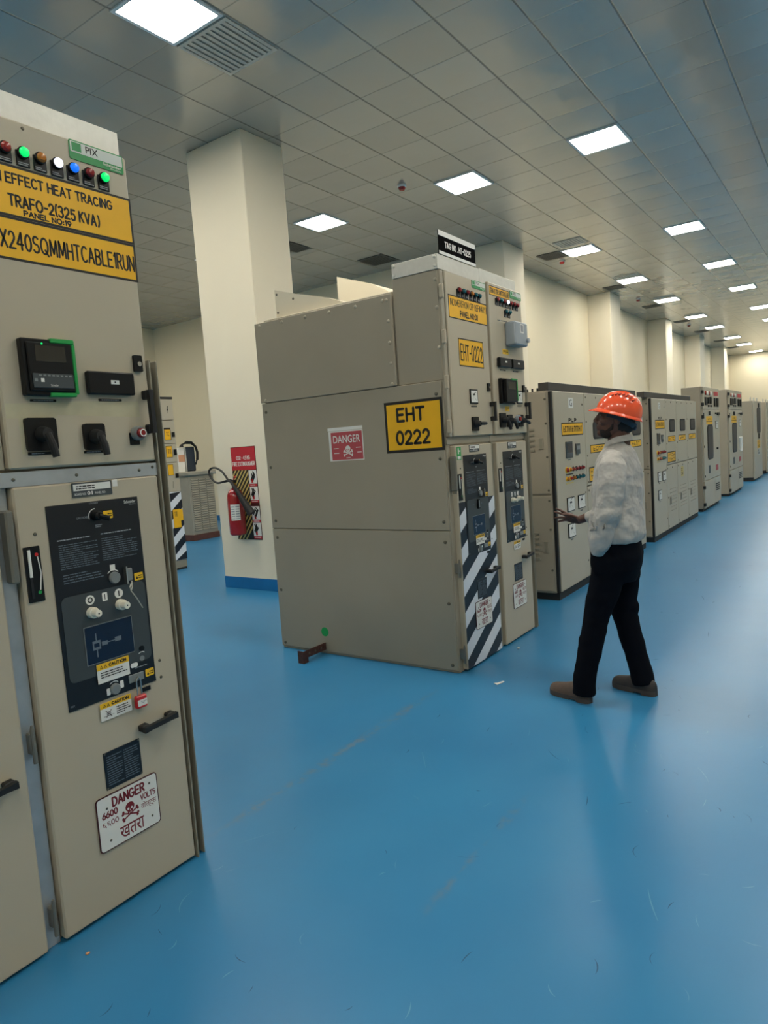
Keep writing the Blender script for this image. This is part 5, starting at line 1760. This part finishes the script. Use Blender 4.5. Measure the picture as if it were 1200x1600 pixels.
for i, (e, dz) in enumerate(((0, .008), (.5, .002), (1, -.004), (1, -.009), (.5, -.004), (0, -.002))):
    for k in range(SEG):
        a = 2 * math.pi * k / SEG
        fr_ = max(0, math.sin(a))
        ext = .009 + .028 * fr_ ** 2.2
        V.append(K((.112 + ext * e) * math.cos(a), (.13 + ext * e) * math.sin(a), dz - .012 * fr_ ** 3 * e))
F = [(i * SEG + k, i * SEG + (k + 1) % SEG, (i + 1) * SEG + (k + 1) % SEG, (i + 1) * SEG + k) for i in range(5) for k in range(SEG)]
mb.add(V, [f[::-1] for f in F], 'helmet', True)
for xr in (-.03, 0, .03):
    pts = [K(xr, .13 * math.cos(t) * .93, .132 * math.sin(t) * .985 + .001) for t in [math.pi * (.16 + .66 * j / 12) for j in range(13)]]
    mb.tube(pts, [(.006, .004)] * 13, 'helmet', 8)
hl = mb.build('hard_hat', man, label='orange safety helmet')
mb = MB(WORLD)
for sx in (-1, 1):
    for j in range(7):
        yy = -.06 + j * .02
        xx = sx * .068
        zz = .132 * math.sqrt(max(0, 1 - (xx / .114) ** 2 - (yy / .132) ** 2)) + .012
        mb.tube([K(xx, yy - .003, zz), K(xx + sx * .012, yy + .006, zz - .009)], .0045, 'helmet_slot', 6)
mb.build('vent_slots', hl)
mb = MB(WORLD)
pts = [K(.097 * math.cos(a), .112 * math.sin(a), -.012 - .03 * max(0, -math.sin(a))) for a in [math.radians(150 + 240 * j / 20) for j in range(21)]]
mb.tube(pts, [(.003, .016)] * 21, 'navy_band', 8)
mb.ball(K(0, -.108, -.048), (.03, .014, .02), 'navy_band', HM2)
mb.build('head_band', hl)

# shirt
def folds(p, n):
    q = Vector((p.x * 9, p.y * 9, p.z * 4))
    a = noise.noise(q + Vector((3, 1, 7)))
    b = noise.noise(Vector((p.x * 16 + p.z * 5, p.y * 16, p.z * 6)))
    c = noise.noise(Vector((p.x * 5 + p.z * 10, p.y * 8, p.z * 9)))
    return n * (.008 * a + .008 * b + .010 * c)


def sleeve_folds(p, n):
    a = noise.noise(Vector((p.x * 6, p.y * 7 + p.z * 6, p.z * 13)))
    b = noise.noise(Vector((p.x * 18, p.y * 18, p.z * 9)))
    e_ = .45 + math.exp(-((p.z - 1.1) / .13) ** 2)
    return n * (.015 * a * e_ + .003 * b)


mb = MB(WORLD)
mb.loft([(4.048, 1.203, .955, .195, .150), (4.05, 1.20, .99, .205, .157), (4.052, 1.197, 1.08, .202, .148), (4.055, 1.192, 1.2, .198, .138), (4.058, 1.187, 1.33, .205, .132),
         (4.06, 1.184, 1.42, .195, .118), (4.06, 1.182, 1.475, .15, .095), (4.058, 1.18, 1.515, .085, .072), (4.056, 1.178, 1.545, .07, .068)], 'shirt', 28)
sh = remeshed(mb, 'shirt', man, PL, .008, 3, folds, 'loose pale grey long-sleeved shirt')
mb = MB(WORLD)
mb.ball((3.915, 1.172, 1.445), (.06, .068, .055), 'shirt')
mb.tube([(3.93, 1.172, 1.455), (3.885, 1.166, 1.40), (3.856, 1.162, 1.30), (3.836, 1.182, 1.17), (3.832, 1.215, 1.05), (3.845, 1.245, .95), (3.858, 1.258, .905)],
        [.062, .076, .079, .074, .068, .054, .036], 'shirt', 20)
remeshed(mb, 'sleeve', sh, PL, .007, 2, sleeve_folds)
mb = MB(WORLD)
mb.ball((4.215, 1.197, 1.435), (.06, .068, .055), 'shirt')
mb.tube([(4.20, 1.197, 1.45), (4.24, 1.20, 1.40), (4.262, 1.205, 1.3), (4.272, 1.225, 1.165), (4.265, 1.32, 1.095), (4.255, 1.445, 1.058)], [.06, .074, .072, .064, .052, .04], 'shirt', 20)
remeshed(mb, 'sleeve', sh, PL, .007, 2, sleeve_folds)
mb = MB(WORLD)
V = []
for i, (rr_, z) in enumerate(((.070, 1.53), (.066, 1.566), (.071, 1.565), (.086, 1.532))):
    for k in range(24):
        a = 2 * math.pi * k / 24
        V.append((4.056 + rr_ * math.cos(a), 1.176 + rr_ * .98 * math.sin(a), z - .028 * max(0, math.sin(a)) + .012 * max(0, -math.sin(a))))
mb.add(V, [(i * 24 + k, i * 24 + (k + 1) % 24, (i + 1) * 24 + (k + 1) % 24, (i + 1) * 24 + k) for i in range(3) for k in range(24)], 'shirt', True)
mb.build('collar', sh)

# trousers
mb = MB(WORLD)
mb.loft([(4.047, 1.205, .72, .13, .10), (4.047, 1.205, .80, .175, .135), (4.047, 1.203, .88, .185, .148), (4.047, 1.203, .99, .17, .128)], 'trouser', 26)
mb.tube([(3.953, 1.215, .88), (3.946, 1.245, .72), (3.93, 1.305, .52), (3.903, 1.345, .3), (3.887, 1.375, .15), (3.884, 1.38, .045)], [.100, .094, .078, .069, .066, .068], 'trouser', 20)
mb.tube([(4.14, 1.19, .88), (4.15, 1.20, .72), (4.16, 1.215, .52), (4.166, 1.165, .3), (4.166, 1.128, .16), (4.164, 1.108, .06)], [.100, .093, .076, .068, .067, .068], 'trouser', 20)
mb.ball((3.888, 1.245, .85), (.05, .07, .10), 'trouser')
mb.ball((4.165, 1.175, .53), (.055, .055, .07), 'trouser')
tr = remeshed(mb, 'trousers', man, PL, .008, 3, lambda p, n: n * (.006 * noise.noise(Vector((p.x * 10, p.y * 10, p.z * 7))) + .005 * noise.noise(Vector((p.x * 5, p.y * 5, p.z * 22)))), 'black trousers')


def shoe(heel, ang, m_):
    o = Vector((heel[0], heel[1], 0))
    f_ = Vector((math.sin(ang), math.cos(ang), 0))
    s_ = Vector((math.cos(ang), -math.sin(ang), 0))
    fr_ = (o, s_, f_)
    prof = [(0, .010), (.006, .022), (.018, .032), (.04, .039), (.08, .04), (.13, .041), (.19, .048), (.23, .049), (.26, .043), (.28, .033), (.292, .021), (.298, .008)]
    sole = MB(fr_)
    out = [(w_, y) for y, w_ in prof] + [(-w_, y) for y, w_ in prof[::-1]]
    sole.prism([(x * 1.07, y) for x, y in out], .010, .03, 'shoe_sole')
    sole.prism([(x * 1.05, y) for x, y in out if y < .085], 0, .012, 'shoe_sole').prism([(x * 1.05, y) for x, y in out if y > .125], 0, .012, 'shoe_sole')
    upm = MB(fr_)
    V, seg = [], 16
    tops = [.07, .082, .092, .10, .108, .104, .086, .078, .072, .062, .05, .036]
    for (y, w_), h_ in zip(prof, tops):
        for k in range(seg + 1):
            a = math.pi * k / seg
            V.append((w_ * math.cos(a) * (1.0 if math.sin(a) < .5 else .95), y, .02 + (h_ - .02) * math.sin(a) ** .75))
    n = len(prof)
    F = [(i * (seg + 1) + k, (i + 1) * (seg + 1) + k, (i + 1) * (seg + 1) + k + 1, i * (seg + 1) + k + 1)[::-1] for i in range(n - 1) for k in range(seg)]
    F += [tuple(range(seg + 1))[::-1], tuple(range((n - 1) * (seg + 1), n * (seg + 1)))]
    upm.add(V, F, m_, True)
    for y in (.13, .155, .18):
        upm.tube([(-.026, y, .078 - (y - .13) * .3), (0, y, .098 - (y - .13) * .42), (.026, y, .078 - (y - .13) * .3)], .0035, 'rubber', 6)
    up_ = upm.build('shoe', man)
    sole.build('sole', up_)


shoe((3.868, 1.336), .31, 'shoe')
shoe((4.133, 1.027), .305, 'shoe_dark')

# ---------------------------------------------------------------- small debris on the floor
for (x, y, r_, m_, lb_) in ((1.10, 2.111, .008, 'debris_tan', 'tiny tan pebble on the blue floor in front of the heat tracing panel'),
                            (4.70, 2.17, .014, 'debris_white', 'small pale scrap on the floor at the striped door')):
    tag(MB(WORLD).ball((x, y, r_ * .35), (r_, r_ * .8, r_ * .5), m_, None, 8, 6).build('floor_scrap', None, (x, y, 0)), lb_, 'scrap')
mb = MB(WORLD).prism([(3.92, 1.975), (3.99, 1.955), (4.0, 1.97), (3.95, 1.99), (3.94, 2.01)], .0005, .004, 'debris_white')
tag(mb.build('paper_scrap', None, (3.95, 1.98, 0)), 'torn white paper scrap on the floor in front of the striped door', 'scrap')
